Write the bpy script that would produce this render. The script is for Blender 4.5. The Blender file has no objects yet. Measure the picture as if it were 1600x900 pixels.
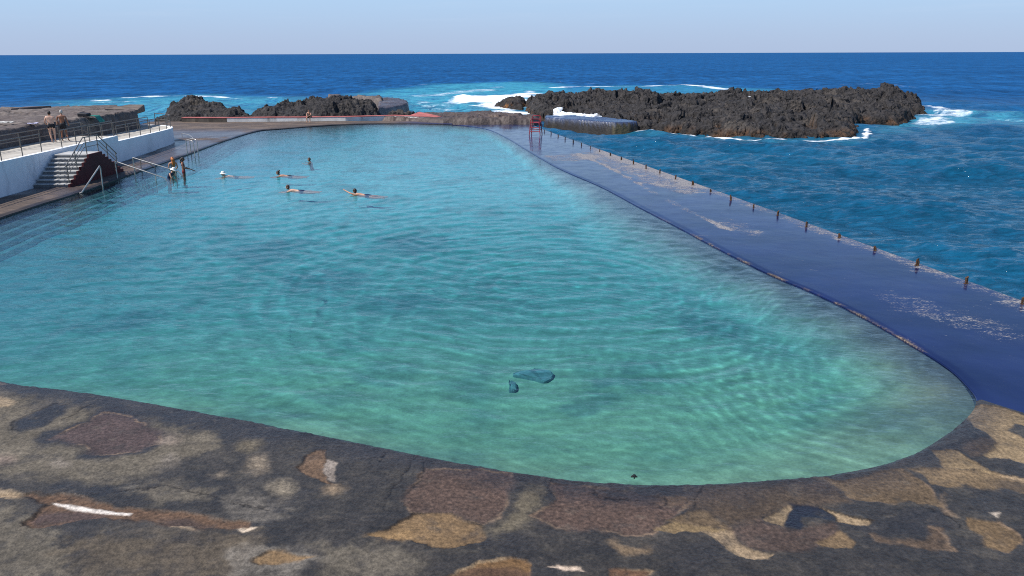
import bpy, bmesh, math, random
import numpy as np
from mathutils import Vector, Matrix
from mathutils.geometry import delaunay_2d_cdt

random.seed(7)
SC = bpy.context.scene
COL = SC.collection

# ------------------------------------------------------------------ camera
F = 1240.0
CAM_H = 6.5
PITCH = math.atan((450 - 83.5) / F)
ROT = Matrix.Rotation(math.pi / 2 - PITCH, 3, 'X') @ Matrix.Rotation(math.radians(-0.18), 3, 'Z')
ROTN = np.array([list(r) for r in ROT])
cd = bpy.data.cameras.new('camera')
cam = bpy.data.objects.new('camera', cd)
COL.objects.link(cam)
cam.matrix_world = Matrix.Translation((0, 0, CAM_H)) @ ROT.to_4x4()
cd.sensor_width = 36
cd.lens = 36 * F / 1600
cd.clip_start = 0.1
cd.clip_end = 60000
SC.camera = cam


def ray(px, py):
    return ROT @ Vector(((px - 800) / F, (450 - py) / F, -1.0))


def atz(px, py, z=0.0):
    """survey helper: the point of the level plane z seen at a place in the photograph"""
    d = ray(px, py)
    s = (z - CAM_H) / d.z
    return Vector((d.x * s, d.y * s, z))


def aty(px, py, Y):
    d = ray(px, py)
    s = Y / d.y
    return Vector((d.x * s, Y, CAM_H + d.z * s))


def polyz(pts, z=0.0):
    return np.array([tuple(atz(a, b, z))[:2] for a, b in pts])


# ------------------------------------------------------------------ numpy noise
_rng = np.random.RandomState(11)
_P = _rng.permutation(4096).astype(np.int64)
_ANG = _rng.rand(4096) * 2 * np.pi
_GX, _GY = np.cos(_ANG), np.sin(_ANG)
_RV = _rng.rand(4096, 2)


def _hash(i, j):
    return _P[(_P[i & 4095] + j) & 4095]


def perlin(x, y, seed=0):
    x = np.asarray(x, float) + seed * 17.31
    y = np.asarray(y, float) + seed * 9.73
    xi = np.floor(x).astype(np.int64); yi = np.floor(y).astype(np.int64)
    xf = x - xi; yf = y - yi
    u = xf * xf * xf * (xf * (xf * 6 - 15) + 10)
    v = yf * yf * yf * (yf * (yf * 6 - 15) + 10)

    def g(a, b, dx, dy):
        h = _hash(a, b)
        return _GX[h] * dx + _GY[h] * dy
    n00 = g(xi, yi, xf, yf); n10 = g(xi + 1, yi, xf - 1, yf)
    n01 = g(xi, yi + 1, xf, yf - 1); n11 = g(xi + 1, yi + 1, xf - 1, yf - 1)
    a = n00 + u * (n10 - n00); b = n01 + u * (n11 - n01)
    return (a + v * (b - a)) * 1.5


def fbm(x, y, oct=5, seed=0, gain=0.5):
    t = 0; a = 1.0; f = 1.0; s = 0
    for k in range(oct):
        t = t + a * perlin(x * f, y * f, seed + k)
        s += a; a *= gain; f *= 2.03
    return t / s


def ridged(x, y, oct=4, seed=0):
    t = 0; a = 1.0; f = 1.0; s = 0
    for k in range(oct):
        t = t + a * (1 - np.abs(perlin(x * f, y * f, seed + k)) * 1.6)
        s += a; a *= 0.5; f *= 2.1
    return t / s


def worley(x, y, seed=0):
    """F1 and F2 distance and a random value of the nearest cell"""
    x = np.asarray(x, float) + seed * 5.7; y = np.asarray(y, float) + seed * 3.1
    xi = np.floor(x).astype(np.int64); yi = np.floor(y).astype(np.int64)
    f1 = np.full(x.shape, 9.0); f2 = np.full(x.shape, 9.0); val = np.zeros(x.shape); ox = np.zeros(x.shape); oy = np.zeros(x.shape)
    for a in (-1, 0, 1):
        for b in (-1, 0, 1):
            h = _hash(xi + a, yi + b)
            ex = x - (xi + a + _RV[h, 0]); ey = y - (yi + b + _RV[h, 1]); d = np.hypot(ex, ey)
            c = d < f1
            f2 = np.where(c, f1, np.minimum(f2, d)); val = np.where(c, _RV[(h * 7 + 3) & 4095, 0], val)
            ox = np.where(c, ex, ox); oy = np.where(c, ey, oy)
            f1 = np.where(c, d, f1)
    return f1, f2, val, ox, oy


def sstep(a, b, x):
    t = np.clip((x - a) / (b - a), 0, 1)
    return t * t * (3 - 2 * t)


def sdf(poly, x, y):
    """signed distance to a closed polygon, positive inside"""
    p = np.asarray(poly); n = len(p)
    d2 = np.full(x.shape, 1e18); ins = np.zeros(x.shape, bool)
    for i in range(n):
        ax, ay = p[i]; bx, by = p[(i + 1) % n]
        ex, ey = bx - ax, by - ay
        t = np.clip(((x - ax) * ex + (y - ay) * ey) / (ex * ex + ey * ey + 1e-12), 0, 1)
        d2 = np.minimum(d2, (x - ax - t * ex) ** 2 + (y - ay - t * ey) ** 2)
        if ay != by:
            c = ((ay > y) != (by > y)) & (x < (bx - ax) * (y - ay) / (by - ay) + ax)
            ins ^= c
    d = np.sqrt(d2)
    return np.where(ins, d, -d)


def line_dist(pts, x, y):
    p = np.asarray(pts); d2 = np.full(x.shape, 1e18)
    for i in range(len(p) - 1):
        ax, ay = p[i]; bx, by = p[i + 1]; ex, ey = bx - ax, by - ay
        t = np.clip(((x - ax) * ex + (y - ay) * ey) / (ex * ex + ey * ey + 1e-12), 0, 1)
        d2 = np.minimum(d2, (x - ax - t * ex) ** 2 + (y - ay - t * ey) ** 2)
    return np.sqrt(d2)


def catmull(pts, n=8, closed=False):
    P = [np.array(p, float) for p in pts]; out = []
    m = len(P)
    for i in range(m if closed else m - 1):
        if closed:
            a, b, c, d = P[i - 1], P[i], P[(i + 1) % m], P[(i + 2) % m]
        else:
            a, b, c, d = P[max(i - 1, 0)], P[i], P[i + 1], P[min(i + 2, m - 1)]
        for k in range(n):
            t = k / n
            out.append(0.5 * ((2 * b) + (c - a) * t + (2 * a - 5 * b + 4 * c - d) * t * t + (3 * b - a - 3 * c + d) * t ** 3))
    if not closed:
        out.append(P[-1])
    return np.array(out)


# ------------------------------------------------------------------ materials
def new_mat(name):
    m = bpy.data.materials.new(name); m.use_nodes = True
    nt = m.node_tree; nt.nodes.clear()
    out = nt.nodes.new('ShaderNodeOutputMaterial')
    return m, nt, out


class NB:
    """tiny node-tree builder"""
    def __init__(s, nt): s.nt = nt
    def n(s, t, **kw):
        nd = s.nt.nodes.new(t)
        for k, v in kw.items(): setattr(nd, k, v)
        return nd
    def link(s, a, b): s.nt.links.new(a, b)
    def put(s, sock, v):
        if isinstance(v, bpy.types.NodeSocket): s.link(v, sock)
        else: sock.default_value = v
    def math(s, op, a, b=0.0, c=None, clamp=False):
        nd = s.n('ShaderNodeMath', operation=op, use_clamp=clamp)
        s.put(nd.inputs[0], a); s.put(nd.inputs[1], b)
        if c is not None: s.put(nd.inputs[2], c)
        return nd.outputs[0]
    def mix(s, f, a, b, blend='MIX'):
        nd = s.n('ShaderNodeMix', data_type='RGBA', blend_type=blend)
        s.put(nd.inputs[0], f)
        s.put(nd.inputs[6], a if isinstance(a, bpy.types.NodeSocket) else (*a, 1))
        s.put(nd.inputs[7], b if isinstance(b, bpy.types.NodeSocket) else (*b, 1))
        return nd.outputs[2]
    def noise(s, vec, scale, detail=4, rough=0.55, dist=0.0):
        nd = s.n('ShaderNodeTexNoise')
        s.put(nd.inputs['Vector'], vec); nd.inputs['Scale'].default_value = scale
        nd.inputs['Detail'].default_value = detail; nd.inputs['Roughness'].default_value = rough
        nd.inputs['Distortion'].default_value = dist
        return nd.outputs['Fac']
    def vor(s, vec, scale, feature='F1', out='Distance', smooth=None):
        nd = s.n('ShaderNodeTexVoronoi', feature=feature)
        s.put(nd.inputs['Vector'], vec); nd.inputs['Scale'].default_value = scale
        if smooth is not None: nd.inputs['Smoothness'].default_value = smooth
        return nd.outputs[out]
    def ramp(s, f, lo, hi, a=0.0, b=1.0):
        nd = s.n('ShaderNodeMapRange', interpolation_type='SMOOTHSTEP')
        s.put(nd.inputs[0], f)
        for i, v in zip((1, 2, 3, 4), (lo, hi, a, b)): s.put(nd.inputs[i], v)
        return nd.outputs[0]
    def pos(s): return s.n('ShaderNodeNewGeometry').outputs['Position']
    def obj(s): return s.n('ShaderNodeTexCoord').outputs['Object']
    def mapv(s, vec, scale=(1, 1, 1), rot=(0, 0, 0), loc=(0, 0, 0)):
        nd = s.n('ShaderNodeMapping'); s.put(nd.inputs[0], vec)
        nd.inputs['Scale'].default_value = scale; nd.inputs['Rotation'].default_value = rot; nd.inputs['Location'].default_value = loc
        return nd.outputs[0]
    def attr(s, name, out='Color'): return s.n('ShaderNodeAttribute', attribute_name=name).outputs[out]
    def bump(s, h, strength, dist=0.02, normal=None):
        nd = s.n('ShaderNodeBump'); s.put(nd.inputs['Height'], h)
        s.put(nd.inputs['Strength'], strength); nd.inputs['Distance'].default_value = dist
        if normal is not None: s.put(nd.inputs['Normal'], normal)
        return nd.outputs[0]
    def pbsdf(s, **kw):
        nd = s.n('ShaderNodeBsdfPrincipled')
        for k, v in kw.items():
            k = k.replace('_', ' ')
            if isinstance(v, tuple) and len(v) == 3: v = (*v, 1)
            s.put(nd.inputs[k], v)
        return nd


def simple_mat(name, col, rough=0.6, metal=0.0, var=0.25, scale=8.0, bump=0.15, spec=0.4, dirt=None, dirt_scale=3.0):
    m, nt, out = new_mat(name); b = NB(nt)
    p = b.obj()
    n1 = b.noise(p, scale, 5); n2 = b.noise(p, scale * 7, 3)
    c = b.mix(b.ramp(n1, 0.3, 0.7), tuple(x * (1 - var) for x in col), tuple(min(1, x * (1 + var)) for x in col))
    if dirt is not None:
        c = b.mix(b.ramp(b.noise(b.mapv(p, (1, 1, 0.35)), dirt_scale, 6, 0.65), 0.52, 0.72, 0, 0.75), c, dirt)
    pb = b.pbsdf(Base_Color=c, Roughness=rough, Metallic=metal, Specular_IOR_Level=spec, Normal=b.bump(n2, bump, 0.01))
    b.link(pb.outputs[0], out.inputs[0])
    return m


def col_mat(name, rough=0.8, spec=0.35, bump=0.5, bscale=6.0, bdist=0.08, var=0.35, use_rough=False):
    """a surface whose own colour sits in the mesh (attribute col), broken up by fine grain"""
    m, nt, out = new_mat(name); b = NB(nt)
    p = b.pos()
    n1 = b.noise(p, bscale, 6, 0.65); n2 = b.noise(p, bscale * 9, 3, 0.6); v = b.vor(p, bscale * 1.7)
    k = b.math('MULTIPLY', b.ramp(n1, 0.25, 0.75, 1 - var, 1 + var), b.ramp(n2, 0.25, 0.75, 1 - var * 0.6, 1 + var * 0.6))
    c = b.mix(1.0, b.attr('col'), b.mix(k, (0, 0, 0), (1, 1, 1)), 'MULTIPLY')
    # k may exceed one: scale as a vector instead
    sc = b.n('ShaderNodeVectorMath', operation='SCALE'); b.link(b.attr('col'), sc.inputs[0]); b.link(k, sc.inputs['Scale'])
    h = b.math('ADD', n1, b.math('ADD', b.math('MULTIPLY', v, 0.6), b.math('MULTIPLY', n2, 0.25)))
    r = b.attr('rough', 'Fac') if use_rough else rough
    pb = b.pbsdf(Base_Color=sc.outputs[0], Roughness=r, Specular_IOR_Level=spec, Normal=b.bump(h, bump, bdist))
    b.link(pb.outputs[0], out.inputs[0])
    return m


M = {}
M['rock'] = col_mat('lava_rock', 0.85, 0.25, 0.9, 2.2, 0.25, 0.45)
M['rough_concrete'] = col_mat('weathered_concrete', 0.8, 0.3, 0.6, 3.0, 0.06, 0.3, True)
M['white_paint'] = simple_mat('white_wall_paint', (0.84, 0.85, 0.87), 0.75, 0, 0.05, 0.9, 0.2, 0.3, (0.55, 0.55, 0.57), 1.1)
M['walkway'] = simple_mat('pale_walkway_concrete', (0.46, 0.42, 0.36), 0.85, 0, 0.18, 1.3, 0.4, 0.2, (0.24, 0.21, 0.18), 1.5)
M['step'] = simple_mat('grey_step_concrete', (0.45, 0.44, 0.42), 0.85, 0, 0.12, 3, 0.3, 0.2, (0.3, 0.29, 0.27), 2.0)
M['riser'] = simple_mat('dim_lit_riser', (0.18, 0.18, 0.18), 0.85, 0, 0.12, 3, 0.3, 0.2)  # grazing light on the risers put into the colour, darker than the treads
M['red_paint'] = simple_mat('dark_red_wall_paint', (0.075, 0.013, 0.016), 0.7, 0, 0.25, 1.5, 0.3, 0.25, (0.035, 0.009, 0.011), 1.8)
M['steel'] = simple_mat('weathered_rail_steel', (0.15, 0.135, 0.12), 0.5, 0.3, 0.25, 6, 0.2, 0.5)
M['bright_steel'] = simple_mat('bright_rail_steel', (0.40, 0.385, 0.36), 0.4, 0.5, 0.15, 6, 0.1, 0.5)
M['chair_red'] = simple_mat('faded_red_enamel', (0.27, 0.02, 0.03), 0.5, 0, 0.3, 9, 0.1, 0.4)
M['rust'] = simple_mat('rusted_iron', (0.085, 0.045, 0.025), 0.85, 0.2, 0.5, 25, 0.6, 0.3, (0.22, 0.13, 0.05), 14)
M['kerb_white'] = simple_mat('worn_white_kerb', (0.78, 0.76, 0.70), 0.8, 0, 0.15, 1.2, 0.4, 0.2, (0.16, 0.13, 0.1), 1.0)
M['kerb_red'] = simple_mat('faded_red_kerb', (0.42, 0.13, 0.115), 0.8, 0, 0.2, 1.6, 0.4, 0.2, (0.3, 0.13, 0.1), 1.3)
M['kerb_grey'] = simple_mat('dark_kerb_stone', (0.10, 0.085, 0.07), 0.85, 0, 0.3, 1.6, 0.4, 0.2, (0.2, 0.17, 0.13), 1.3)
M['skin_pale'] = simple_mat('pale_skin', (0.62, 0.37, 0.26), 0.55, 0, 0.08, 20, 0.02, 0.4)
M['skin_mid'] = simple_mat('sunned_skin', (0.50, 0.26, 0.165), 0.5, 0, 0.08, 20, 0.02, 0.4)
M['skin_tan'] = simple_mat('tanned_skin', (0.24, 0.105, 0.06), 0.5, 0, 0.08, 20, 0.02, 0.4)
M['eye'] = simple_mat('dark_eye', (0.02, 0.015, 0.012), 0.2, 0, 0.1, 20, 0.0, 0.5)
M['lip'] = simple_mat('lip', (0.30, 0.09, 0.07), 0.5, 0, 0.1, 20, 0.0, 0.4)
M['hair_dark'] = simple_mat('dark_brown_hair', (0.022, 0.014, 0.010), 0.5, 0, 0.4, 40, 0.4, 0.4)
M['hair_brown'] = simple_mat('brown_hair', (0.06, 0.03, 0.018), 0.5, 0, 0.4, 40, 0.4, 0.4)
M['hair_red'] = simple_mat('orange_red_hair', (0.42, 0.13, 0.025), 0.5, 0, 0.35, 40, 0.4, 0.4)
M['hair_grey'] = simple_mat('short_grey_hair', (0.45, 0.42, 0.38), 0.6, 0, 0.3, 40, 0.4, 0.3)
M['black_cloth'] = simple_mat('black_swim_fabric', (0.012, 0.012, 0.016), 0.6, 0, 0.2, 30, 0.1, 0.3)
M['navy_cloth'] = simple_mat('navy_swim_fabric', (0.012, 0.02, 0.06), 0.6, 0, 0.2, 30, 0.1, 0.3)
M['grey_cloth'] = simple_mat('grey_swim_fabric', (0.22, 0.20, 0.19), 0.7, 0, 0.2, 30, 0.1, 0.3)
M['red_cloth'] = simple_mat('dark_red_swim_fabric', (0.16, 0.02, 0.02), 0.7, 0, 0.2, 30, 0.1, 0.3)
M['white_cloth'] = simple_mat('white_cotton', (0.75, 0.72, 0.66), 0.8, 0, 0.08, 30, 0.2, 0.2)
M['teal_cloth'] = simple_mat('green_towelling', (0.03, 0.20, 0.16), 0.9, 0, 0.2, 30, 0.3, 0.2)
M['lilac_cloth'] = simple_mat('lilac_towelling', (0.5, 0.48, 0.62), 0.9, 0, 0.15, 30, 0.3, 0.2)
M['slab'] = simple_mat('sunken_dark_slab', (0.22, 0.34, 0.36), 0.8, 0, 0.3, 3, 0.4, 0.2, (0.14, 0.18, 0.18), 2.0)
M['leaf'] = simple_mat('black_seaweed', (0.012, 0.012, 0.010), 0.5, 0, 0.3, 30, 0.2, 0.4)

# deck by the camera: colour, gloss and relief all lie in the mesh
M['near_deck'] = col_mat('patched_wet_concrete', 0.6, 0.28, 0.5, 16.0, 0.02, 0.42, True)
M['side_deck'] = col_mat('wet_dark_concrete', 0.5, 0.5, 0.12, 5.0, 0.015, 0.3, True)
M['floor'] = col_mat('pool_bed', 0.9, 0.1, 0.3, 2.0, 0.06, 0.22)


def deck_blue_mat():
    m, nt, out = new_mat('wet_blue_black_walkway'); b = NB(nt)
    p = b.pos()
    dry = b.attr('dry', 'Fac')
    n = b.noise(b.mapv(p, (0.8, 1.5, 1)), 2.2, 10, 0.8, 0.8); nf = b.noise(p, 19, 4, 0.6)
    th = b.math('ADD', n, b.math('MULTIPLY', b.math('SUBTRACT', nf, 0.5), 0.5))
    lim = b.math('SUBTRACT', 0.88, b.math('MULTIPLY', dry, 0.62))
    f = b.n('ShaderNodeMapRange', interpolation_type='SMOOTHSTEP')
    b.put(f.inputs[0], th); b.put(f.inputs[1], lim); b.put(f.inputs[2], b.math('ADD', lim, 0.22))
    f = f.outputs[0]
    base = b.mix(b.ramp(b.noise(p, 0.35, 4), 0.35, 0.65), (0.005, 0.010, 0.050), (0.009, 0.016, 0.075))
    base = b.mix(b.ramp(nf, 0.62, 0.8, 0, 0.5), base, (0.03, 0.028, 0.05))
    salt = b.mix(b.ramp(nf, 0.3, 0.7), (0.12, 0.11, 0.115), (0.36, 0.33, 0.31))
    c = b.mix(f, base, salt)
    # rim of the pool: exposed brown aggregate
    rim = b.attr('rim', 'Fac')
    c = b.mix(rim, c, b.mix(b.ramp(nf, 0.4, 0.65), (0.05, 0.035, 0.02), (0.34, 0.25, 0.15)))
    rough = b.math('ADD', b.math('MULTIPLY', b.math('MAXIMUM', f, rim), 0.5), b.ramp(b.noise(p, 1.3, 5), 0.3, 0.7, 0.07, 0.2))
    h = b.math('ADD', b.math('MULTIPLY', b.noise(p, 1.1, 3), 1.0), b.math('MULTIPLY', b.noise(b.mapv(p, (1, 2.5, 1)), 9, 4), 0.16))
    h = b.math('ADD', h, b.math('MULTIPLY', f, 0.12))
    pb = b.pbsdf(Base_Color=c, Roughness=rough, IOR=1.33, Normal=b.bump(h, 0.08, 0.05))
    b.link(pb.outputs[0], out.inputs[0])
    return m


M['blue_deck'] = deck_blue_mat()


def pool_water_mat():
    m, nt, out = new_mat('pool_water'); b = NB(nt)
    p = b.pos()
    # the ripples are in the mesh; where they focus the sun the surface passes more light
    fine = b.noise(b.mapv(p, (0.7, 1.5, 1), (0, 0, -0.15)), 7.0, 3, 0.5, 0.2)
    nrm = b.bump(fine, 1.0, 0.012)
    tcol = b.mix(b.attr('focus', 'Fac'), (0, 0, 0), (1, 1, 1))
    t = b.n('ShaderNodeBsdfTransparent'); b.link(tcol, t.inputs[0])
    g = b.n('ShaderNodeBsdfGlossy'); g.inputs['Roughness'].default_value = 0.04; b.link(nrm, g.inputs['Normal'])
    g.inputs['Color'].default_value = (0.88, 0.95, 1, 1)
    fr = b.n('ShaderNodeFresnel'); fr.inputs['IOR'].default_value = 1.33; b.link(nrm, fr.inputs['Normal'])
    fac = b.math('MINIMUM', fr.outputs[0], 0.55)
    mx = b.n('ShaderNodeMixShader'); b.link(fac, mx.inputs[0]); b.link(t.outputs[0], mx.inputs[1]); b.link(g.outputs[0], mx.inputs[2])
    b.link(mx.outputs[0], out.inputs['Surface'])
    va = b.n('ShaderNodeVolumeAbsorption'); va.inputs['Color'].default_value = (0.10, 0.80, 0.86, 1); va.inputs['Density'].default_value = 0.48
    b.link(va.outputs[0], out.inputs['Volume'])
    return m


def sea_mat():
    m, nt, out = new_mat('sea_water'); b = NB(nt)
    p = b.pos()
    foam = b.attr('foam', 'Fac'); turq = b.attr('turq', 'Fac')
    n1 = b.noise(b.mapv(p, (0.55, 0.75, 1), (0, 0, 0.2)), 0.8, 8, 0.75, 0.9); n2 = b.noise(p, 2.6, 6, 0.7, 0.5)
    n3 = b.noise(b.mapv(p, (0.25, 0.6, 1), (0, 0, 0.1)), 0.5, 5, 0.65, 1.2)
    fn = b.math('ADD', b.math('MULTIPLY', n1, 0.45), b.math('ADD', b.math('MULTIPLY', n2, 0.25), b.math('MULTIPLY', n3, 0.30)))
    lim = b.math('SUBTRACT', 0.84, b.math('MULTIPLY', foam, 0.52))
    fm = b.n('ShaderNodeMapRange', interpolation_type='SMOOTHSTEP')
    b.put(fm.inputs[0], fn); b.put(fm.inputs[1], lim); b.put(fm.inputs[2], b.math('ADD', lim, 0.20))
    fm = fm.outputs[0]
    near = b.attr('shore', 'Fac')
    big = b.noise(b.mapv(p, (0.4, 1, 1)), 0.05, 4)
    deep = b.mix(b.ramp(big, 0.35, 0.65), (0.005, 0.066, 0.190), (0.009, 0.086, 0.235))
    shal = b.mix(b.ramp(big, 0.35, 0.65), (0.004, 0.064, 0.125), (0.006, 0.084, 0.155))
    c = b.mix(near, deep, shal)
    wt = b.math('ADD', b.math('MULTIPLY', b.noise(b.mapv(p, (0.5, 0.16, 1), (0, 0, 0.15)), 0.8, 6, 0.72, 0.3), 0.65), b.math('MULTIPLY', b.noise(b.mapv(p, (0.9, 0.7, 1), (0, 0, -0.2)), 0.7, 5, 0.7, 0.3), 0.35))
    wn = b.noise(b.mapv(p, (0.55, 1.3, 1), (0, 0, 0.2)), 1.5, 6, 0.7, 0.5)
    wk = b.math('ADD', b.math('MULTIPLY', b.ramp(wt, 0.36, 0.64, 0.55, 1.45), b.math('SUBTRACT', 1.0, near)), b.math('MULTIPLY', b.ramp(wn, 0.32, 0.68, 0.62, 1.35), near))  # light and dark of the wave faces put into the water colour as noise
    sc = b.n('ShaderNodeVectorMath', operation='SCALE'); b.link(c, sc.inputs[0]); b.link(wk, sc.inputs['Scale'])
    c = sc.outputs[0]
    tq = b.math('MULTIPLY', turq, b.ramp(n1, 0.36, 0.60, 0.15, 1.0))
    c = b.mix(tq, c, (0.06, 0.33, 0.43))
    bh = b.math('ADD', b.noise(b.mapv(p, (0.7, 1.2, 1)), 2.2, 5, 0.6, 0.3), b.math('MULTIPLY', b.noise(b.mapv(p, (0.6, 1.2, 1)), 0.35, 4, 0.6, 0.2), 2.4))
    nrm = b.bump(bh, 1.0, 0.16)
    d = b.n('ShaderNodeBsdfDiffuse'); b.link(c, d.inputs[0]); b.link(nrm, d.inputs['Normal'])
    g = b.n('ShaderNodeBsdfGlossy'); g.inputs['Roughness'].default_value = 0.08; b.link(nrm, g.inputs['Normal'])
    fr = b.n('ShaderNodeFresnel'); fr.inputs['IOR'].default_value = 1.33; b.link(nrm, fr.inputs['Normal'])
    fac = b.math('MINIMUM', fr.outputs[0], b.math('ADD', 0.06, b.math('MULTIPLY', near, 0.5)))
    mx = b.n('ShaderNodeMixShader'); b.link(fac, mx.inputs[0]); b.link(d.outputs[0], mx.inputs[1]); b.link(g.outputs[0], mx.inputs[2])
    fd = b.n('ShaderNodeBsdfDiffuse'); fd.inputs[0].default_value = (0.80, 0.83, 0.86, 1)
    m2 = b.n('ShaderNodeMixShader'); b.link(fm, m2.inputs[0]); b.link(mx.outputs[0], m2.inputs[1]); b.link(fd.outputs[0], m2.inputs[2])
    b.link(m2.outputs[0], out.inputs[0])
    return m


def foam_mat():
    m, nt, out = new_mat('white_water'); b = NB(nt)
    n = b.noise(b.pos(), 5, 5)
    d = b.n('ShaderNodeBsdfDiffuse'); b.link(b.mix(n, (0.62, 0.68, 0.74), (0.9, 0.9, 0.9)), d.inputs[0]); b.link(b.bump(n, 0.8, 0.1), d.inputs['Normal'])
    b.link(d.outputs[0], out.inputs[0])
    return m


M['pool_water'] = pool_water_mat()
M['sea'] = sea_mat()
M['foam'] = foam_mat()

# ------------------------------------------------------------------ object helpers


def tag(o, label=None, cat=None, group=None, kind=None):
    if label: o['label'] = label
    if cat: o['category'] = cat
    if group: o['group'] = group
    if kind: o['kind'] = kind
    return o


def empty(name, loc, rz=0.0, **kw):
    o = bpy.data.objects.new(name, None); COL.objects.link(o)
    o.location = loc; o.rotation_euler = (0, 0, rz); o.empty_display_size = 0.2
    return tag(o, **kw)


def link_mesh(name, me, mat, parent=None, smooth=False):
    o = bpy.data.objects.new(name, me); COL.objects.link(o)
    for mm in (mat if isinstance(mat, (list, tuple)) else [mat]):
        if mm: me.materials.append(mm)
    if smooth: me.polygons.foreach_set('use_smooth', [True] * len(me.polygons))
    if parent is not None:
        o.parent = parent
        if parent.type == 'EMPTY':
            o.matrix_parent_inverse = Matrix.Identity(4)
    return o


class MB:
    def __init__(s): s.v = []; s.f = []
    def add(s, v, f):
        k = len(s.v); s.v += [tuple(x) for x in v]; s.f += [tuple(i + k for i in q) for q in f]
        return s
    def box(s, lo, hi):
        x0, y0, z0 = lo; x1, y1, z1 = hi
        return s.add([(x0, y0, z0), (x1, y0, z0), (x1, y1, z0), (x0, y1, z0), (x0, y0, z1), (x1, y0, z1), (x1, y1, z1), (x0, y1, z1)],
                     [(0, 3, 2, 1), (4, 5, 6, 7), (0, 1, 5, 4), (1, 2, 6, 5), (2, 3, 7, 6), (3, 0, 4, 7)])
    def tube(s, pts, r, n=8, cap=True):
        pts = [Vector(p) for p in pts]; rings = []
        up = Vector((0.13, 0.21, 1)).normalized()
        for i, p in enumerate(pts):
            a = pts[max(i - 1, 0)]; c = pts[min(i + 1, len(pts) - 1)]
            t = (c - a).normalized()
            u = t.cross(up)
            if u.length < 0.05: u = t.cross(Vector((1, 0, 0)))
            u.normalize(); w = t.cross(u)
            rr = r[i] if isinstance(r, (list, tuple)) else r
            rings.append([p + (u * math.cos(k * 2 * math.pi / n) + w * math.sin(k * 2 * math.pi / n)) * rr for k in range(n)])
        v = [q for R in rings for q in R]; f = []
        for i in range(len(pts) - 1):
            for k in range(n):
                f.append((i * n + k, i * n + (k + 1) % n, (i + 1) * n + (k + 1) % n, (i + 1) * n + k))
        if cap:
            f.append(tuple(range(n - 1, -1, -1))); f.append(tuple((len(pts) - 1) * n + k for k in range(n)))
        return s.add(v, f)
    def prism(s, poly, z0, z1):
        n = len(poly)
        zz0 = z0 if hasattr(z0, '__len__') else [z0] * n; zz1 = z1 if hasattr(z1, '__len__') else [z1] * n
        v = [(x, y, zz0[i]) for i, (x, y) in enumerate(poly)] + [(x, y, zz1[i]) for i, (x, y) in enumerate(poly)]
        f = [tuple(range(n - 1, -1, -1)), tuple(range(n, 2 * n))] + [(i, (i + 1) % n, n + (i + 1) % n, n + i) for i in range(n)]
        return s.add(v, f)
    def build(s, name, mat, parent=None, smooth=False, bevel=0.0, seg=2):
        me = bpy.data.meshes.new(name)
        me.from_pydata(s.v, [], s.f)
        bm = bmesh.new(); bm.from_mesh(me)
        bmesh.ops.recalc_face_normals(bm, faces=bm.faces)
        if bevel:
            es = [e for e in bm.edges if len(e.link_faces) == 2 and e.calc_face_angle(0) > 0.6]
            bmesh.ops.bevel(bm, geom=es, offset=bevel, segments=seg, profile=0.7, affect='EDGES')
        bm.to_mesh(me); bm.free()
        if smooth:
            try: me.set_sharp_from_angle(angle=0.7)
            except Exception: pass
        return link_mesh(name, me, mat, parent, smooth)


def rel(parent, pts):
    """world points into the (unrotated) frame of a thing's empty"""
    l = parent.location
    return [Vector(p) - l for p in pts]


def grid_mesh(name, X, Y, Z, mat, keep=None, attrs=None, smooth=True, parent=None, flip=False):
    """X, Y, Z arrays (rows, cols) to one mesh; keep masks faces; attrs: name -> (rows, cols) or (rows, cols, 3)"""
    R, C = X.shape
    co = np.stack([X, Y, Z], -1).reshape(-1, 3).astype(np.float32)
    i = np.arange(R * C).reshape(R, C)
    q = np.stack([i[:-1, :-1], i[:-1, 1:], i[1:, 1:], i[1:, :-1]], -1).reshape(-1, 4)
    if keep is not None: q = q[keep.reshape(-1)]
    if flip: q = q[:, ::-1]
    used = np.zeros(R * C, bool); used[q.reshape(-1)] = True
    remap = np.cumsum(used) - 1
    co = co[used]; q = remap[q]
    me = bpy.data.meshes.new(name)
    me.vertices.add(len(co)); me.vertices.foreach_set('co', co.reshape(-1))
    me.loops.add(q.size); me.loops.foreach_set('vertex_index', q.reshape(-1).astype(np.int32))
    me.polygons.add(len(q)); me.polygons.foreach_set('loop_start', np.arange(0, q.size, 4, dtype=np.int32))
    try: me.polygons.foreach_set('loop_total', np.full(len(q), 4, dtype=np.int32))
    except Exception: pass
    me.update(calc_edges=True)
    for k, a in (attrs or {}).items():
        a = np.asarray(a)
        if a.ndim == 3:
            at = me.attributes.new(k, 'FLOAT_COLOR', 'POINT')
            c4 = np.ones((used.sum(), 4), np.float32); c4[:, :3] = a.reshape(-1, 3)[used]
            at.data.foreach_set('color', c4.reshape(-1))
        else:
            at = me.attributes.new(k, 'FLOAT', 'POINT')
            at.data.foreach_set('value', a.reshape(-1)[used].astype(np.float32))
    me.validate()
    return link_mesh(name, me, mat, parent, smooth)


def copy_tree(o, parent=None):
    c = o.copy(); COL.objects.link(c)
    if parent is not None: c.parent = parent
    for ch in [x for x in bpy.data.objects if x.parent == o]: copy_tree(ch, c)
    return c


SEA_Z = -0.5

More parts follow.
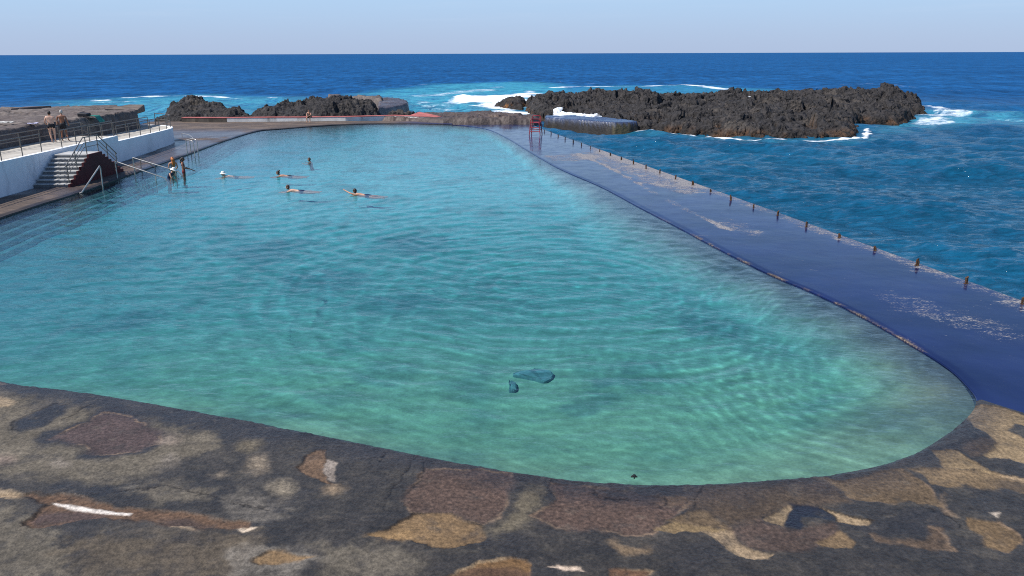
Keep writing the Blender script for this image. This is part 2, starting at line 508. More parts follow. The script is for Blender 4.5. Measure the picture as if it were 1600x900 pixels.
# ------------------------------------------------------------------ pool outline (water level z = 0)
right_px = [(720, 196), (760, 202), (790, 215), (820, 233), (870, 262), (940, 293), (1000, 325), (1060, 356), (1120, 388), (1200, 428), (1280, 462), (1350, 497), (1420, 537), (1480, 575), (1512, 605), (1525, 625)]
near_px = [(1518, 645), (1490, 672), (1440, 705), (1380, 728), (1290, 745), (1200, 753), (1100, 759), (1000, 760), (900, 753), (800, 740), (700, 722), (600, 702), (500, 682), (400, 662), (300, 644), (200, 626), (100, 611), (0, 597)]
left_px = [(0, 342), (60, 322), (120, 303), (200, 275), (262, 253), (300, 240), (345, 223), (400, 206), (440, 202), (520, 196), (600, 193.5), (680, 194)]
OUT = [tuple(p) for p in polyz(right_px)] + [tuple(p) for p in polyz(near_px)]
OUT += [(-14.5, 17.2), (-18.0, 20.2), (-20.0, 24.0), (-20.8, 28.0)]
OUT += [tuple(p) for p in polyz(left_px)]
POOL = catmull(OUT, 10, True)
CX, CY = -3.0, 30.0
_th = np.arctan2(POOL[:, 1] - CY, POOL[:, 0] - CX); _r = np.hypot(POOL[:, 0] - CX, POOL[:, 1] - CY)
_o = np.argsort(_th); _th, _r = _th[_o], _r[_o]
_tt = np.concatenate([_th - 2 * np.pi, _th, _th + 2 * np.pi]); _rr = np.concatenate([_r] * 3)


def r_edge(t): return np.interp((t + np.pi) % (2 * np.pi) - np.pi, _tt, _rr)


def ang(p): return math.atan2(p[1] - CY, p[0] - CX)


T_CORNER = ang(atz(1527, 628))                       # where the near deck meets the sea-side walkway
T_FARR = ang(atz(706, 195.5))
T_FARL = ang(atz(430, 203))
T_NEARL = ang((-18.0, 20.2)) + 2 * math.pi
T_NEARL = T_NEARL - 2 * math.pi


def ring_region(t0, t1, nt, rows, outer=None, tw=None):
    """polar strip outside the pool edge: returns theta, distance-from-edge, X, Y (rows, cols)"""
    t = np.linspace(t0, t1, nt) if tw is None else tw
    re = r_edge(t)
    dist = np.asarray(rows)[:, None] * np.ones_like(t)[None, :]
    if outer is not None:
        ro = outer(t) - re
        dist = np.asarray(rows)[:, None] * ro[None, :]
    R = re[None, :] + dist
    return t, dist, CX + R * np.cos(t)[None, :], CY + R * np.sin(t)[None, :]


def ray_poly(poly):
    p = np.asarray(poly)

    def f(t):
        out = np.full(t.shape, 0.0)
        c, s = np.cos(t), np.sin(t)
        for i in range(len(p)):
            ax, ay = p[i] - (CX, CY); bx, by = p[(i + 1) % len(p)] - (CX, CY)
            ex, ey = bx - ax, by - ay
            den = c * ey - s * ex
            with np.errstate(divide='ignore', invalid='ignore'):
                r = (ax * ey - ay * ex) / den
                u = (ax * s - ay * c) / den
            ok = (u >= -1e-6) & (u <= 1 + 1e-6) & (r > 0)
            out = np.where(ok, np.maximum(out, r), out)
        return out
    return f


def lerp3(c, m, col):
    return c * (1 - m[..., None]) + np.asarray(col) * m[..., None]


# ------------------------------------------------------------------ near deck
def srgb(r, g, b):
    f = lambda v: (v / 255 / 12.92) if v / 255 <= 0.04045 else ((v / 255 + 0.055) / 1.055) ** 2.4
    return np.array([f(r), f(g), f(b)])


DZ = 0.07
rows = np.concatenate([[0.0], np.linspace(0.012, 6.2, 250), 6.2 + np.cumsum(np.linspace(0.05, 0.9, 40))])
nt_ = 1250
T_, D_, X_, Y_ = ring_region(T_NEARL, T_CORNER, nt_, rows)
WX = X_ + 0.09 * fbm(X_ * 3.1, Y_ * 3.1, 5, 3, 0.62); WY = Y_ + 0.11 * fbm(X_ * 3.1, Y_ * 3.1, 5, 23, 0.62)
G1 = fbm(X_ * 0.8, Y_ * 0.8, 6, 40); G2 = fbm(X_ * 5, Y_ * 5, 4, 50); G3 = fbm(X_ * 2.0, Y_ * 3.0, 5, 61)
DARK = np.array([0.040, 0.037, 0.035])
colr = np.ones(X_.shape + (3,)) * DARK * 0.9
colr = lerp3(colr, sstep(-0.1, 0.35, G1) * 0.55, (0.062, 0.056, 0.048))
colr = lerp3(colr, sstep(0.05, 0.4, G3) * 0.35, (0.085, 0.076, 0.06))
rgh = np.full(X_.shape, 0.42) + 0.12 * G1
hgt = 0.010 * fbm(X_ * 0.9, Y_ * 0.9, 4, 9) + 0.003 * fbm(X_ * 9, Y_ * 9, 3, 19)


def patch(px, color, soft=0.015, depth=0.0, rough=0.75, amt=1.0, outline=None, grain=0.0, wob=1.0, fuzzy=0.0):
    global colr, rgh, hgt
    pg = polyz(px, DZ)
    x0, y0 = pg.min(0) - 0.6; x1, y1 = pg.max(0) + 0.6
    bb = (X_ > x0) & (X_ < x1) & (Y_ > y0) & (Y_ < y1)
    if not bb.any(): return
    xx = X_[bb] + (WX[bb] - X_[bb]) * wob; yy = Y_[bb] + (WY[bb] - Y_[bb]) * wob
    d = sdf(pg, xx, yy)
    if fuzzy: d = d + fuzzy * G2[bb] + fuzzy * 0.8 * G3[bb]
    soft = soft * (1.6 + 2.2 * sstep(-0.1, 0.35, fbm(X_[bb] * 1.3, Y_[bb] * 1.3, 3, 301)))
    m = sstep(-soft, soft, d) * amt * (1 - 0.45 * sstep(0.05, 0.45, fbm(X_[bb] * 3.3, Y_[bb] * 3.3, 5, 311, 0.65)))
    cc = (np.asarray(color) * 0.82 + 0.18 * np.array([1.0, 0.9, 0.78]) * np.mean(color)) * (1 + grain * fbm(X_[bb] * 16, Y_[bb] * 16, 2, 77)[:, None]) * (1 + 0.22 * G3[bb])[:, None]
    cb = colr[bb]
    cb = cb * (1 - m[:, None]) + cc * m[:, None]
    if outline is not None:
        e = np.exp(-(d / 0.022) ** 2) * sstep(-0.15, 0.25, fbm(X_[bb] * 1.7, Y_[bb] * 1.7, 3, 88)) * 0.8
        cb = cb * (1 - e[:, None]) + np.asarray(outline) * e[:, None]
    colr[bb] = cb
    rgh[bb] = rgh[bb] * (1 - m) + rough * m
    if depth: hgt[bb] = hgt[bb] + sstep(-0.012, 0.012, d) * depth


OLIVE = (0.125, 0.112, 0.088); GREYL = (0.16, 0.15, 0.135); TAN = (0.185, 0.120, 0.058); PALE = (0.34, 0.26, 0.165)
PURP = (0.072, 0.050, 0.050); RED = (0.090, 0.058, 0.046); NAVY = (0.026, 0.026, 0.031); BROWN = (0.085, 0.058, 0.036)
CRK = (0.010, 0.009, 0.009); LTE = (0.20, 0.145, 0.10)
# dry light film on the crust
patch([(-200, 575), (0, 606), (85, 627), (150, 640), (250, 662), (332, 672), (340, 700), (290, 716), (225, 745), (180, 758), (120, 752), (60, 748), (-200, 745)], OLIVE, 0.10, 0, 0.8, 0.95, fuzzy=0.22)
patch([(-100, 790), (30, 798), (70, 830), (110, 862), (105, 905), (-100, 905)], OLIVE, 0.10, 0, 0.8, 0.85, fuzzy=0.3)
patch([(100, 848), (200, 838), (300, 840), (380, 830), (420, 850), (380, 890), (300, 905), (120, 905)], (0.105, 0.085, 0.06), 0.14, 0, 0.8, 0.8, fuzzy=0.3)
patch([(345, 775), (380, 765), (430, 790), (440, 812), (400, 815), (350, 800)], GREYL, 0.08, 0, 0.8, 0.6, fuzzy=0.2)
patch([(215, 765), (270, 755), (330, 770), (320, 785), (240, 785)], OLIVE, 0.08, 0, 0.8, 0.7, fuzzy=0.2)
patch([(500, 860), (570, 850), (650, 865), (665, 880), (620, 905), (500, 905)], OLIVE, 0.10, 0, 0.8, 0.8, fuzzy=0.3)
patch([(350, 860), (400, 853), (480, 862), (505, 872), (440, 905), (370, 900)], GREYL, 0.06, 0, 0.85, 0.8, fuzzy=0.15)
# purple flakes
patch([(53, 687), (68, 674), (96, 669), (114, 664), (135, 656), (153, 640), (185, 637), (210, 646), (245, 669), (261, 676), (261, 690), (231, 708), (199, 712), (156, 719), (119, 717), (133, 703), (117, 696), (60, 696)], NAVY, 0.05, -0.004, 0.4, 0.95, fuzzy=0.05)
patch([(80, 685), (114, 668), (140, 658), (160, 645), (190, 646), (225, 662), (250, 676), (252, 690), (220, 705), (160, 712), (140, 708), (130, 695)], PURP, 0.05, -0.005, 0.65, 0.95, outline=LTE, grain=0.5, fuzzy=0.05)
patch([(16, 665), (25, 656), (53, 644), (85, 630), (107, 633), (100, 648), (68, 667), (36, 674), (16, 673)], NAVY, 0.04, -0.006, 0.4, 0.95, outline=CRK, fuzzy=0.04)
patch([(-30, 622), (5, 619), (25, 628), (12, 636), (-30, 636)], PALE, 0.03, -0.01, 0.8, 0.8)
patch([(-20, 596), (8, 597), (10, 601), (-20, 602)], (0.3, 0.24, 0.2), 0.03, 0, 0.8, 0.8)
# broken seam at the lower left
patch([(-60, 770), (71, 774), (110, 772), (149, 784), (174, 793), (213, 795), (320, 804), (355, 815), (395, 818), (384, 829), (302, 825), (227, 815), (153, 811), (71, 825), (34, 825), (36, 818), (75, 790), (36, 777), (-60, 780)], (0.115, 0.068, 0.042), 0.025, -0.018, 0.8, 1, outline=CRK, grain=0.5)
patch([(-60, 764), (20, 766), (36, 772), (30, 780), (-60, 778)], PALE, 0.03, -0.005, 0.8, 0.7)
patch([(70, 800), (120, 797), (170, 806), (130, 815), (60, 822), (45, 818)], PURP, 0.04, 0, 0.7, 0.9, grain=0.5)
patch([(250, 810), (300, 812), (330, 822), (290, 824), (255, 818)], (0.05, 0.036, 0.034), 0.03, -0.006, 0.7, 0.9)
patch([(82, 786), (110, 789), (149, 795), (178, 800), (207, 803), (204, 806), (164, 803.5), (117, 797), (83, 788)], (0.62, 0.60, 0.58), 0.012, 0.004, 0.7, 1, wob=0.4)
patch([(368, 827), (391, 825), (403, 826), (379, 835)], (0.50, 0.42, 0.33), 0.012, -0.004, 0.8, 1, wob=0.5)
patch([(266, 823), (285, 824), (302, 828), (284, 827)], (0.4, 0.3, 0.2), 0.012, 0, 0.8, 0.8, wob=0.5)
patch([(395, 875), (416, 863), (441, 861), (466, 870), (494, 870), (462, 880), (427, 885), (395, 881)], TAN, 0.02, -0.016, 0.8, 1, outline=CRK)
# tan flake by the edge with its pale half
patch([(462, 733), (478, 712), (494, 702), (510, 704), (510, 722), (503, 736), (512, 751), (523, 758), (501, 754), (482, 742)], (0.15, 0.095, 0.06), 0.012, -0.014, 0.8, 1, outline=CRK, grain=0.3)
patch([(512, 719), (528, 722), (523, 736), (523, 754), (512, 749), (503, 736)], (0.25, 0.22, 0.2), 0.012, -0.010, 0.8, 1, grain=0.4)
for cx_, cy_, rx_, ry_, cc_ in ((403, 727, 16, 13, (0.24, 0.20, 0.15)), (442, 763, 22, 11, (0.24, 0.21, 0.16)), (343, 743, 9, 4, (0.27, 0.23, 0.18)), (266, 722, 15, 9, (0.17, 0.155, 0.14)), (389, 697, 16, 9, (0.15, 0.13, 0.09)), (265, 690, 18, 7, (0.24, 0.2, 0.17)), (520, 764, 14, 7, (0.2, 0.15, 0.1)), (196, 763, 9, 4, (0.2, 0.19, 0.17)), (95, 725, 14, 6, (0.19, 0.17, 0.15)), (6, 720, 16, 8, (0.19, 0.15, 0.13))):
    patch([(cx_ + rx_ * math.cos(a * 0.785), cy_ + ry_ * math.sin(a * 0.785)) for a in range(8)], cc_, 0.07, 0, 0.85, 0.85, grain=0.4, fuzzy=0.07)
# middle
patch([(627, 779), (652, 752), (660, 733), (744, 733), (798, 739), (806, 752), (794, 768), (793, 790), (779, 811), (755, 818), (717, 809), (701, 802), (646, 801)], RED, 0.03, -0.005, 0.65, 0.95, outline=LTE, grain=0.7)
patch([(572, 838), (603, 827), (630, 813), (646, 801), (701, 802), (714, 808), (731, 815), (756, 819), (763, 839), (744, 851), (701, 857), (674, 854), (644, 845), (608, 844)], TAN, 0.012, -0.016, 0.8, 1, outline=CRK, grain=0.25)
patch([(574, 838), (610, 830), (640, 828), (650, 838), (640, 844), (608, 844)], (0.27, 0.17, 0.07), 0.05, 0, 0.8, 0.6, fuzzy=0.1)
patch([(836, 755), (848, 760), (844, 790), (817, 823), (771, 836), (760, 823), (801, 812), (806, 782), (820, 768)], (0.14, 0.122, 0.085), 0.06, 0, 0.8, 0.85, fuzzy=0.12)
patch([(830, 806), (869, 783), (861, 755), (934, 760), (1010, 776), (1070, 777), (1078, 785), (1055, 805), (1020, 835), (980, 838), (928, 825), (905, 829), (865, 825)], RED, 0.03, -0.005, 0.65, 0.95, outline=LTE, grain=0.7)
patch([(940, 766), (1000, 766), (1080, 762), (1080, 778), (1030, 782), (1010, 786), (945, 780)], NAVY, 0.05, 0, 0.4, 0.8, fuzzy=0.05)
patch([(1030, 776), (1074, 774), (1074, 790), (1050, 792), (1030, 786)], TAN, 0.05, 0, 0.7, 0.5, fuzzy=0.08)
patch([(690, 905), (755, 876), (765, 874), (795, 872), (828, 880), (830, 905)], (0.16, 0.09, 0.035), 0.015, -0.02, 0.8, 1, outline=PALE, grain=0.3)
patch([(690, 905), (740, 885), (790, 886), (830, 895), (830, 905)], (0.085, 0.048, 0.03), 0.03, 0, 0.8, 0.9)
patch([(855, 886), (880, 885), (907, 886), (915, 895), (890, 893), (866, 890)], (0.52, 0.42, 0.34), 0.012, -0.004, 0.8, 1)
patch([(957, 844), (965, 850), (990, 858), (1011, 858), (1008, 866), (981, 869), (962, 858)], (0.24, 0.17, 0.10), 0.05, 0, 0.8, 0.8, fuzzy=0.05)
patch([(955, 892), (975, 890), (1020, 895), (1015, 905), (955, 905)], (0.13, 0.07, 0.04), 0.015, -0.012, 0.8, 1, outline=PALE)
# right of centre
patch([(1080, 762), (1200, 757), (1284, 750), (1310, 768), (1330, 785), (1240, 792), (1190, 812), (1140, 825), (1103, 798), (1078, 800)], BROWN, 0.05, 0, 0.7, 0.7, grain=0.5, fuzzy=0.06)
patch([(1041, 817), (1079, 798), (1103, 798), (1122, 812), (1141, 828), (1090, 820)], (0.12, 0.085, 0.05), 0.02, -0.006, 0.75, 1, grain=0.3)
patch([(1025, 828), (1052, 817), (1090, 820), (1141, 829), (1095, 831), (1052, 832)], (0.21, 0.15, 0.075), 0.012, -0.012, 0.8, 1, grain=0.25)
patch([(1097, 831), (1125, 829), (1144, 831), (1155, 850), (1177, 862), (1208, 866), (1198, 874), (1179, 874), (1155, 869), (1136, 858), (1122, 844)], (0.30, 0.225, 0.14), 0.012, -0.016, 0.8, 1, grain=0.35, wob=0.7)
patch([(1140, 828), (1190, 812), (1240, 828), (1310, 815), (1312, 840), (1270, 860), (1212, 862), (1180, 860), (1155, 846)], RED, 0.05, 0, 0.65, 0.7, grain=0.7, fuzzy=0.05)
patch([(1226, 823), (1238, 786), (1280, 793), (1307, 808), (1307, 812), (1255, 808), (1250, 828)], (0.016, 0.019, 0.032), 0.015, -0.01, 0.3, 1)
patch([(1193, 812), (1234, 789), (1236, 793), (1224, 823)], (0.22, 0.165, 0.10), 0.01, -0.012, 0.8, 1, wob=0.6, grain=0.25)
patch([(1281, 793), (1307, 802), (1365, 815), (1355, 823), (1310, 817), (1305, 807)], (0.27, 0.20, 0.12), 0.01, -0.014, 0.8, 1, wob=0.6, outline=CRK, grain=0.25)
patch([(1275, 848), (1314, 831), (1337, 848), (1332, 857), (1285, 856)], (0.16, 0.11, 0.06), 0.012, -0.012, 0.8, 1, wob=0.7, grain=0.25)
patch([(1310, 820), (1370, 826), (1420, 800), (1490, 790), (1480, 830), (1440, 840), (1370, 835)], NAVY, 0.06, 0, 0.45, 0.8, fuzzy=0.08)
patch([(1284, 747), (1324, 754), (1378, 736), (1413, 733), (1449, 758), (1474, 793), (1420, 784), (1399, 788), (1332, 779), (1310, 765)], (0.135, 0.095, 0.055), 0.02, -0.008, 0.75, 1, outline=LTE, grain=0.4)
patch([(1284, 749), (1310, 752), (1340, 770), (1332, 779), (1310, 765)], (0.20, 0.14, 0.075), 0.05, 0, 0.75, 0.8)
patch([(1420, 733), (1477, 731), (1545, 736), (1584, 747), (1640, 765), (1640, 784), (1570, 763), (1556, 767), (1531, 765), (1509, 756), (1481, 761), (1456, 758), (1442, 740)], (0.175, 0.125, 0.07), 0.02, -0.008, 0.75, 1, grain=0.3)
patch([(1456, 704), (1495, 704), (1516, 717), (1541, 733), (1560, 744), (1520, 733), (1477, 731)], (0.24, 0.175, 0.095), 0.012, -0.012, 0.8, 1, grain=0.25)
patch([(1556, 742), (1590, 746), (1640, 756), (1640, 764), (1584, 750)], (0.34, 0.25, 0.15), 0.012, -0.01, 0.8, 1)
patch([(1511, 646), (1520, 630), (1556, 635), (1600, 648), (1700, 680), (1700, 690), (1584, 662), (1570, 672), (1600, 685), (1700, 720), (1700, 740), (1589, 722), (1577, 717), (1541, 713), (1557, 690), (1545, 680), (1515, 660)], (0.235, 0.175, 0.10), 0.015, -0.012, 0.8, 1, grain=0.3)
patch([(1492, 694), (1538, 681), (1557, 690), (1541, 713), (1520, 715)], (0.07, 0.05, 0.036), 0.03, 0, 0.6, 0.9, fuzzy=0.05)
patch([(1500, 690), (1540, 678), (1546, 682), (1500, 697), (1440, 712), (1445, 706)], CRK, 0.02, 0, 0.6, 0.6, fuzzy=0.02)
patch([(1509, 808), (1541, 815), (1559, 815), (1577, 825), (1595, 840), (1598, 852), (1577, 863), (1541, 857), (1538, 847), (1541, 840), (1513, 829)], (0.14, 0.095, 0.05), 0.015, -0.01, 0.8, 1, outline=LTE, grain=0.3)
patch([(1547, 802), (1563, 802), (1557, 809)], (0.45, 0.4, 0.34), 0.012, 0, 0.8, 1, wob=0.5)
patch([(1360, 836), (1399, 847), (1449, 843), (1456, 825), (1470, 825), (1491, 863), (1449, 859), (1371, 848)], (0.11, 0.075, 0.05), 0.03, -0.004, 0.75, 0.9, outline=LTE, grain=0.4, fuzzy=0.04)
patch([(1474, 770), (1476, 793), (1484, 800), (1496, 810), (1480, 806), (1470, 790)], (0.24, 0.17, 0.11), 0.03, 0, 0.75, 0.6, fuzzy=0.05)
# wet skirt along the pool edge
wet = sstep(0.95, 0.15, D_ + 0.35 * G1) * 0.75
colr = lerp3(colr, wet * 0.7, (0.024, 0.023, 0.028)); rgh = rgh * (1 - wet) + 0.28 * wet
# wear: mottling, pores and pale scuffs over everything
mot = fbm(X_ * 1.1, Y_ * 1.4, 6, 201, 0.62); mo2 = fbm(X_ * 6.5, Y_ * 6.5, 4, 211, 0.6)
colr = colr * (1 + 0.55 * mot + 0.35 * mo2)[..., None]
scf = sstep(0.22, 0.5, fbm(X_ * 2.3, Y_ * 3.4, 6, 221, 0.66)) * 0.35
colr = lerp3(colr, scf, (0.13, 0.115, 0.095))
dmp = sstep(0.12, 0.45, fbm(X_ * 0.7, Y_ * 1.0, 5, 231, 0.6)) * 0.5
colr = lerp3(colr, dmp, (0.030, 0.028, 0.029)); rgh = rgh * (1 - 0.5 * dmp)
hgt = hgt + 0.006 * np.minimum(mo2, 0.1)
# hairline cracks
for ln in ([(640, 772), (655, 745), (665, 722)], [(870, 783), (858, 765), (862, 752)], [(1040, 776), (1046, 790), (1018, 790)], [(34, 825), (75, 790), (110, 778)], [(100, 655), (128, 640), (140, 632)], [(1100, 760), (1090, 775), (1080, 795)], [(1440, 790), (1490, 812), (1496, 826)], [(600, 705), (596, 722)], [(190, 770), (240, 762), (300, 770), (420, 800)], [(930, 762), (938, 778), (1000, 784)], [(640, 690), (645, 720), (610, 770), (600, 800)]):
    pts = catmull(polyz(ln, DZ), 6)
    d = line_dist(pts, X_ + (WX - X_) * 1.5, Y_ + (WY - Y_) * 1.5)
    e = np.exp(-(d / 0.016) ** 2) * 0.8
    colr = lerp3(colr, e, CRK); hgt -= 0.008 * np.exp(-(d / 0.014) ** 2)
Z_ = DZ + hgt
Z_ = Z_ + 0.02 * np.clip(D_, 0, 4) / 4
lipn = fbm(X_ * 1.6, Y_ * 1.6, 4, 91)
Z_ = Z_ - 0.05 * sstep(0.10 + 0.08 * lipn, 0.0, D_ + 0.05 * fbm(X_ * 5, Y_ * 5, 3, 95)) - 0.012 * sstep(0.1, 0.4, fbm(X_ * 3, Y_ * 3, 4, 97)) * sstep(0.3, 0.0, D_)
# inner face down to the pool bed
Xw = np.repeat(X_[:1], 3, 0); Yw = np.repeat(Y_[:1], 3, 0); Zw = np.stack([np.full(nt_, -2.2), np.full(nt_, -0.15), np.full(nt_, -0.02)])
Xa = np.vstack([Xw, X_]); Ya = np.vstack([Yw, Y_]); Za = np.vstack([Zw, Z_])
ca = np.concatenate([np.repeat(colr[:1] * 0 + 0.03, 3, 0), colr]); ra = np.vstack([np.full((3, nt_), 0.6), rgh])
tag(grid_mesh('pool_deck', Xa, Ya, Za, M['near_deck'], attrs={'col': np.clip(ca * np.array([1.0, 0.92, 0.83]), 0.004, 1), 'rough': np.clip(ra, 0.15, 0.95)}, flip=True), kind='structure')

# ------------------------------------------------------------------ sea-side walkway on the right
SEAW = [tuple(atz(1600, 470, 0.05))[:2], tuple(atz(1215, 331, 0.05))[:2], tuple(atz(842, 199.5, 0.05))[:2]]
_d0 = np.array(SEAW[0]) - np.array(SEAW[1]); _d0 /= np.linalg.norm(_d0)
SEAW_EXT = [tuple(np.array(SEAW[0]) + _d0 * 26)] + SEAW
outer_r = ray_poly(SEAW_EXT + [(2.0, 76.5), (-8, 76.5), (-40, 76.5), (-40, -20), (0, -30)])
tA = T_CORNER; tB = T_FARR
t_, d_, xr, yr = ring_region(tA, tB, 900, np.concatenate([[0], np.linspace(0.003, 1, 110)]), outer_r)
zr = 0.035 + 0.006 * fbm(xr * 0.5, yr * 0.5, 4, 5) - 0.016 * sstep(0.3, 0.0, d_)
edge_d = line_dist(SEAW_EXT, xr, yr)
dry = 0.33 + 0.16 * fbm(xr * 0.3, yr * 0.3, 4, 33)
band1 = polyz([(905, 240), (930, 228), (1000, 250), (1060, 272), (1100, 292), (1085, 305), (1050, 300), (1010, 287), (960, 268)], 0.04)
dry += 0.46 * sstep(-0.9, 0.9, sdf(band1, xr, yr) + 0.6 * fbm(xr * 0.5, yr * 0.5, 3, 8))
dry += 0.40 * sstep(1.1, 0.2, edge_d + 0.4 * fbm(xr * 0.6, yr * 0.6, 3, 18)) * sstep(62, 50, yr)
band2 = polyz([(1355, 458), (1400, 460), (1480, 478), (1560, 505), (1640, 530), (1640, 550), (1560, 525), (1480, 500), (1400, 482)], 0.04)
dry += 0.27 * sstep(-0.7, 0.5, sdf(band2, xr, yr) + 0.9 * fbm(xr * 0.9, yr * 1.3, 5, 28, 0.65))
band3 = polyz([(1110, 345), (1150, 350), (1200, 362), (1190, 372), (1130, 362)], 0.04)
dry += 0.28 * sstep(-0.4, 0.3, sdf(band3, xr, yr))
band4 = polyz([(850, 243), (900, 240), (930, 244), (900, 252), (860, 250)], 0.04)
dry += 0.4 * sstep(-0.6, 0.3, sdf(band4, xr, yr))
jl = line_dist(catmull(polyz([(905, 240), (960, 266), (1030, 305), (1140, 360)], 0.04), 6), xr, yr)
dry += 0.35 * sstep(0.25, 0.05, jl + 0.3 * fbm(xr * 0.8, yr * 0.8, 3, 48))
dry += 0.20 * sstep(0.1, 0.45, fbm(xr * 0.5, yr * 0.9, 5, 58, 0.65))
rim = sstep(0.16, 0.04, d_ + 0.07 * fbm(xr * 3, yr * 3, 4, 46)) * sstep(0.0, 0.35, fbm(xr * 0.9, yr * 0.9, 5, 45, 0.65) + 0.1) * 0.8 * sstep(15.5, 17.5, yr) * sstep(34, 26, yr)
nt2 = xr.shape[1]
xa = np.vstack([np.repeat(xr[:1], 3, 0), xr, np.repeat(xr[-1:], 3, 0)]); ya = np.vstack([np.repeat(yr[:1], 3, 0), yr, np.repeat(yr[-1:], 3, 0)])
za = np.vstack([np.full((1, nt2), -2.2), np.full((1, nt2), -0.2), np.full((1, nt2), -0.03), zr, np.full((1, nt2), -0.02), np.full((1, nt2), -0.4), np.full((1, nt2), -3)])
pad = lambda a, v: np.vstack([np.full((3, nt2), v), a, np.full((3, nt2), v)])
o_seawalk = tag(grid_mesh('pool_walkway', xa, ya, za, M['blue_deck'], attrs={'dry': pad(np.clip(dry, 0, 1), 0.1), 'rim': pad(rim, 0.0)}, flip=True), kind='structure')

# ------------------------------------------------------------------ far and left decks
OUTL = [(-23.9, 8), (-23.9, 44), (-24.4, 52), (-25.2, 60.5), (-27, 64.5), (-33, 66), (-36, 80.5), (3.0, 80.5), (2.0, 60), (0, -30), (-20, -20)]
outer_l = ray_poly(OUTL)
tC = T_NEARL + 2 * math.pi
t_, d_, xl, yl = ring_region(tB, tC, 800, np.concatenate([[0], np.linspace(0.004, 1, 70)]), outer_l)
far = sstep(66, 71, yl) * sstep(-13, -6, xl)
zl = 0.10 + 0.02 * fbm(xl * 0.4, yl * 0.4, 4, 14) - 0.06 * far - 0.05 * sstep(0.25, 0.0, d_)
g = fbm(xl * 0.35, yl * 0.6, 5, 21); g2 = fbm(xl * 1.2, yl * 1.8, 4, 31)
cl = np.ones(xl.shape + (3,)) * np.array([0.065, 0.053, 0.047])
cl = lerp3(cl, sstep(-0.1, 0.3, g) * 0.7, (0.13, 0.105, 0.085))
cl = lerp3(cl, sstep(0.05, 0.35, g2) * 0.4, (0.035, 0.030, 0.030))
wetm = sstep(-0.25, 0.2, fbm(xl * 0.25, yl * 0.2, 4, 71) + 0.018 * (yl - 50)) * sstep(74, 68, yl)
cl = lerp3(cl, wetm * 0.55, (0.055, 0.055, 0.075))
cl = cl * np.array([1.4, 1.18, 0.95])
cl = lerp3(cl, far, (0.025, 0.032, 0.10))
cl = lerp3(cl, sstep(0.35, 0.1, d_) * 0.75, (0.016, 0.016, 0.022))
rl = 0.75 - 0.47 * wetm - 0.1 * g - 0.45 * far
nt3 = xl.shape[1]
xa = np.vstack([np.repeat(xl[:1], 3, 0), xl]); ya = np.vstack([np.repeat(yl[:1], 3, 0), yl])
za = np.vstack([np.full((1, nt3), -2.2), np.full((1, nt3), -0.15), np.full((1, nt3), 0.01), zl])
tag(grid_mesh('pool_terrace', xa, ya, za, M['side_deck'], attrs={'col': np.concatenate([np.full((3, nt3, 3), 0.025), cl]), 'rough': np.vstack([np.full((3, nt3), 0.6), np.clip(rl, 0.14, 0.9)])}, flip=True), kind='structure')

# ------------------------------------------------------------------ pool bed and water
t = np.linspace(-np.pi, np.pi, 721); f = np.linspace(0, 1, 220)
R = f[:, None] * (r_edge(t) + 0.12)[None, :]
xf = CX + R * np.cos(t); yf = CY + R * np.sin(t)
ed = (r_edge(t)[None, :] + 0.12) - R
depth = 0.80 + 0.12 * sstep(12, 26, yf) - 0.36 * sstep(26, 44, yf) * sstep(-17, -12, xf) + 0.08 * fbm(xf * 0.25, yf * 0.25, 3, 4)
depth = depth - 0.30 * sstep(3.0, 0.3, ed) * sstep(20, 14, yf)
right_w = sstep(-1.0, 3.0, xf - np.interp(yf, [10, 17, 34, 72], [3.5, 3.5, 0.5, -6.0])) * sstep(11.5, 15.5, yf)
far_w = sstep(58, 66, yf)
slope = np.maximum(right_w, far_w * 0.9)
left_w = sstep(-13.0, -15.5, xf) * sstep(14, 20, yf)
depth = depth * (1 - slope * (1 - (0.06 + 0.94 * sstep(0.0, 3.4, ed))))
depth = depth * (1 - left_w * (1 - (0.08 + 0.92 * np.clip(np.ceil(np.clip(ed, 0, 2.2) / 0.44) / 5, 0, 1))))
zf = -depth
sand = fbm(xf * 0.35, yf * 0.35, 5, 6); st = fbm(xf * 1.4, yf * 1.4, 4, 16)
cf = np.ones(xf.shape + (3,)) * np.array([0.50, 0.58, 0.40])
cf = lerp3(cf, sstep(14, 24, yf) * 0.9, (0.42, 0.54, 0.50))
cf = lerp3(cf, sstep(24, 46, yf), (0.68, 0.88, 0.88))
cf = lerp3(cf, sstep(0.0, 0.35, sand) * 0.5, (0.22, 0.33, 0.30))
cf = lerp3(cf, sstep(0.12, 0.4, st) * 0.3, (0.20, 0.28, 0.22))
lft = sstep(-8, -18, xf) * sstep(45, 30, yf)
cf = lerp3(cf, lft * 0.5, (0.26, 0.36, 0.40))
darkblob = np.zeros(xf.shape)
for bx, by, br in ((-6.5, 26, 2.2), (-3.2, 23.5, 1.6), (-9.5, 30, 2.5), (-4.0, 31, 2.0), (5.5, 21, 1.4), (1.5, 15.8, 0.9), (2.2, 17.4, 0.7), (-11, 22, 1.6)):
    dd = np.hypot(xf - bx, (yf - by)) + 1.2 * fbm(xf * 0.9, yf * 0.9, 3, 12)
    darkblob = np.maximum(darkblob, sstep(br, br * 0.4, dd))
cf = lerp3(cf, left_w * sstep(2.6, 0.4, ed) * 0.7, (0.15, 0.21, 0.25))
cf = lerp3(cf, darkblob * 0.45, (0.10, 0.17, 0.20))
rs = slope * sstep(3.0, 0.2, ed + 0.8 * fbm(xf * .5, yf * .5, 3, 66)) + 0 * sstep(0.0, 4.5, (xf - np.interp(yf, [14, 17, 34, 72], [8.6, 8.3, 4.6, -3.0]) + 3.2) + 0.8 * fbm(xf * .5, yf * .5, 3, 66))
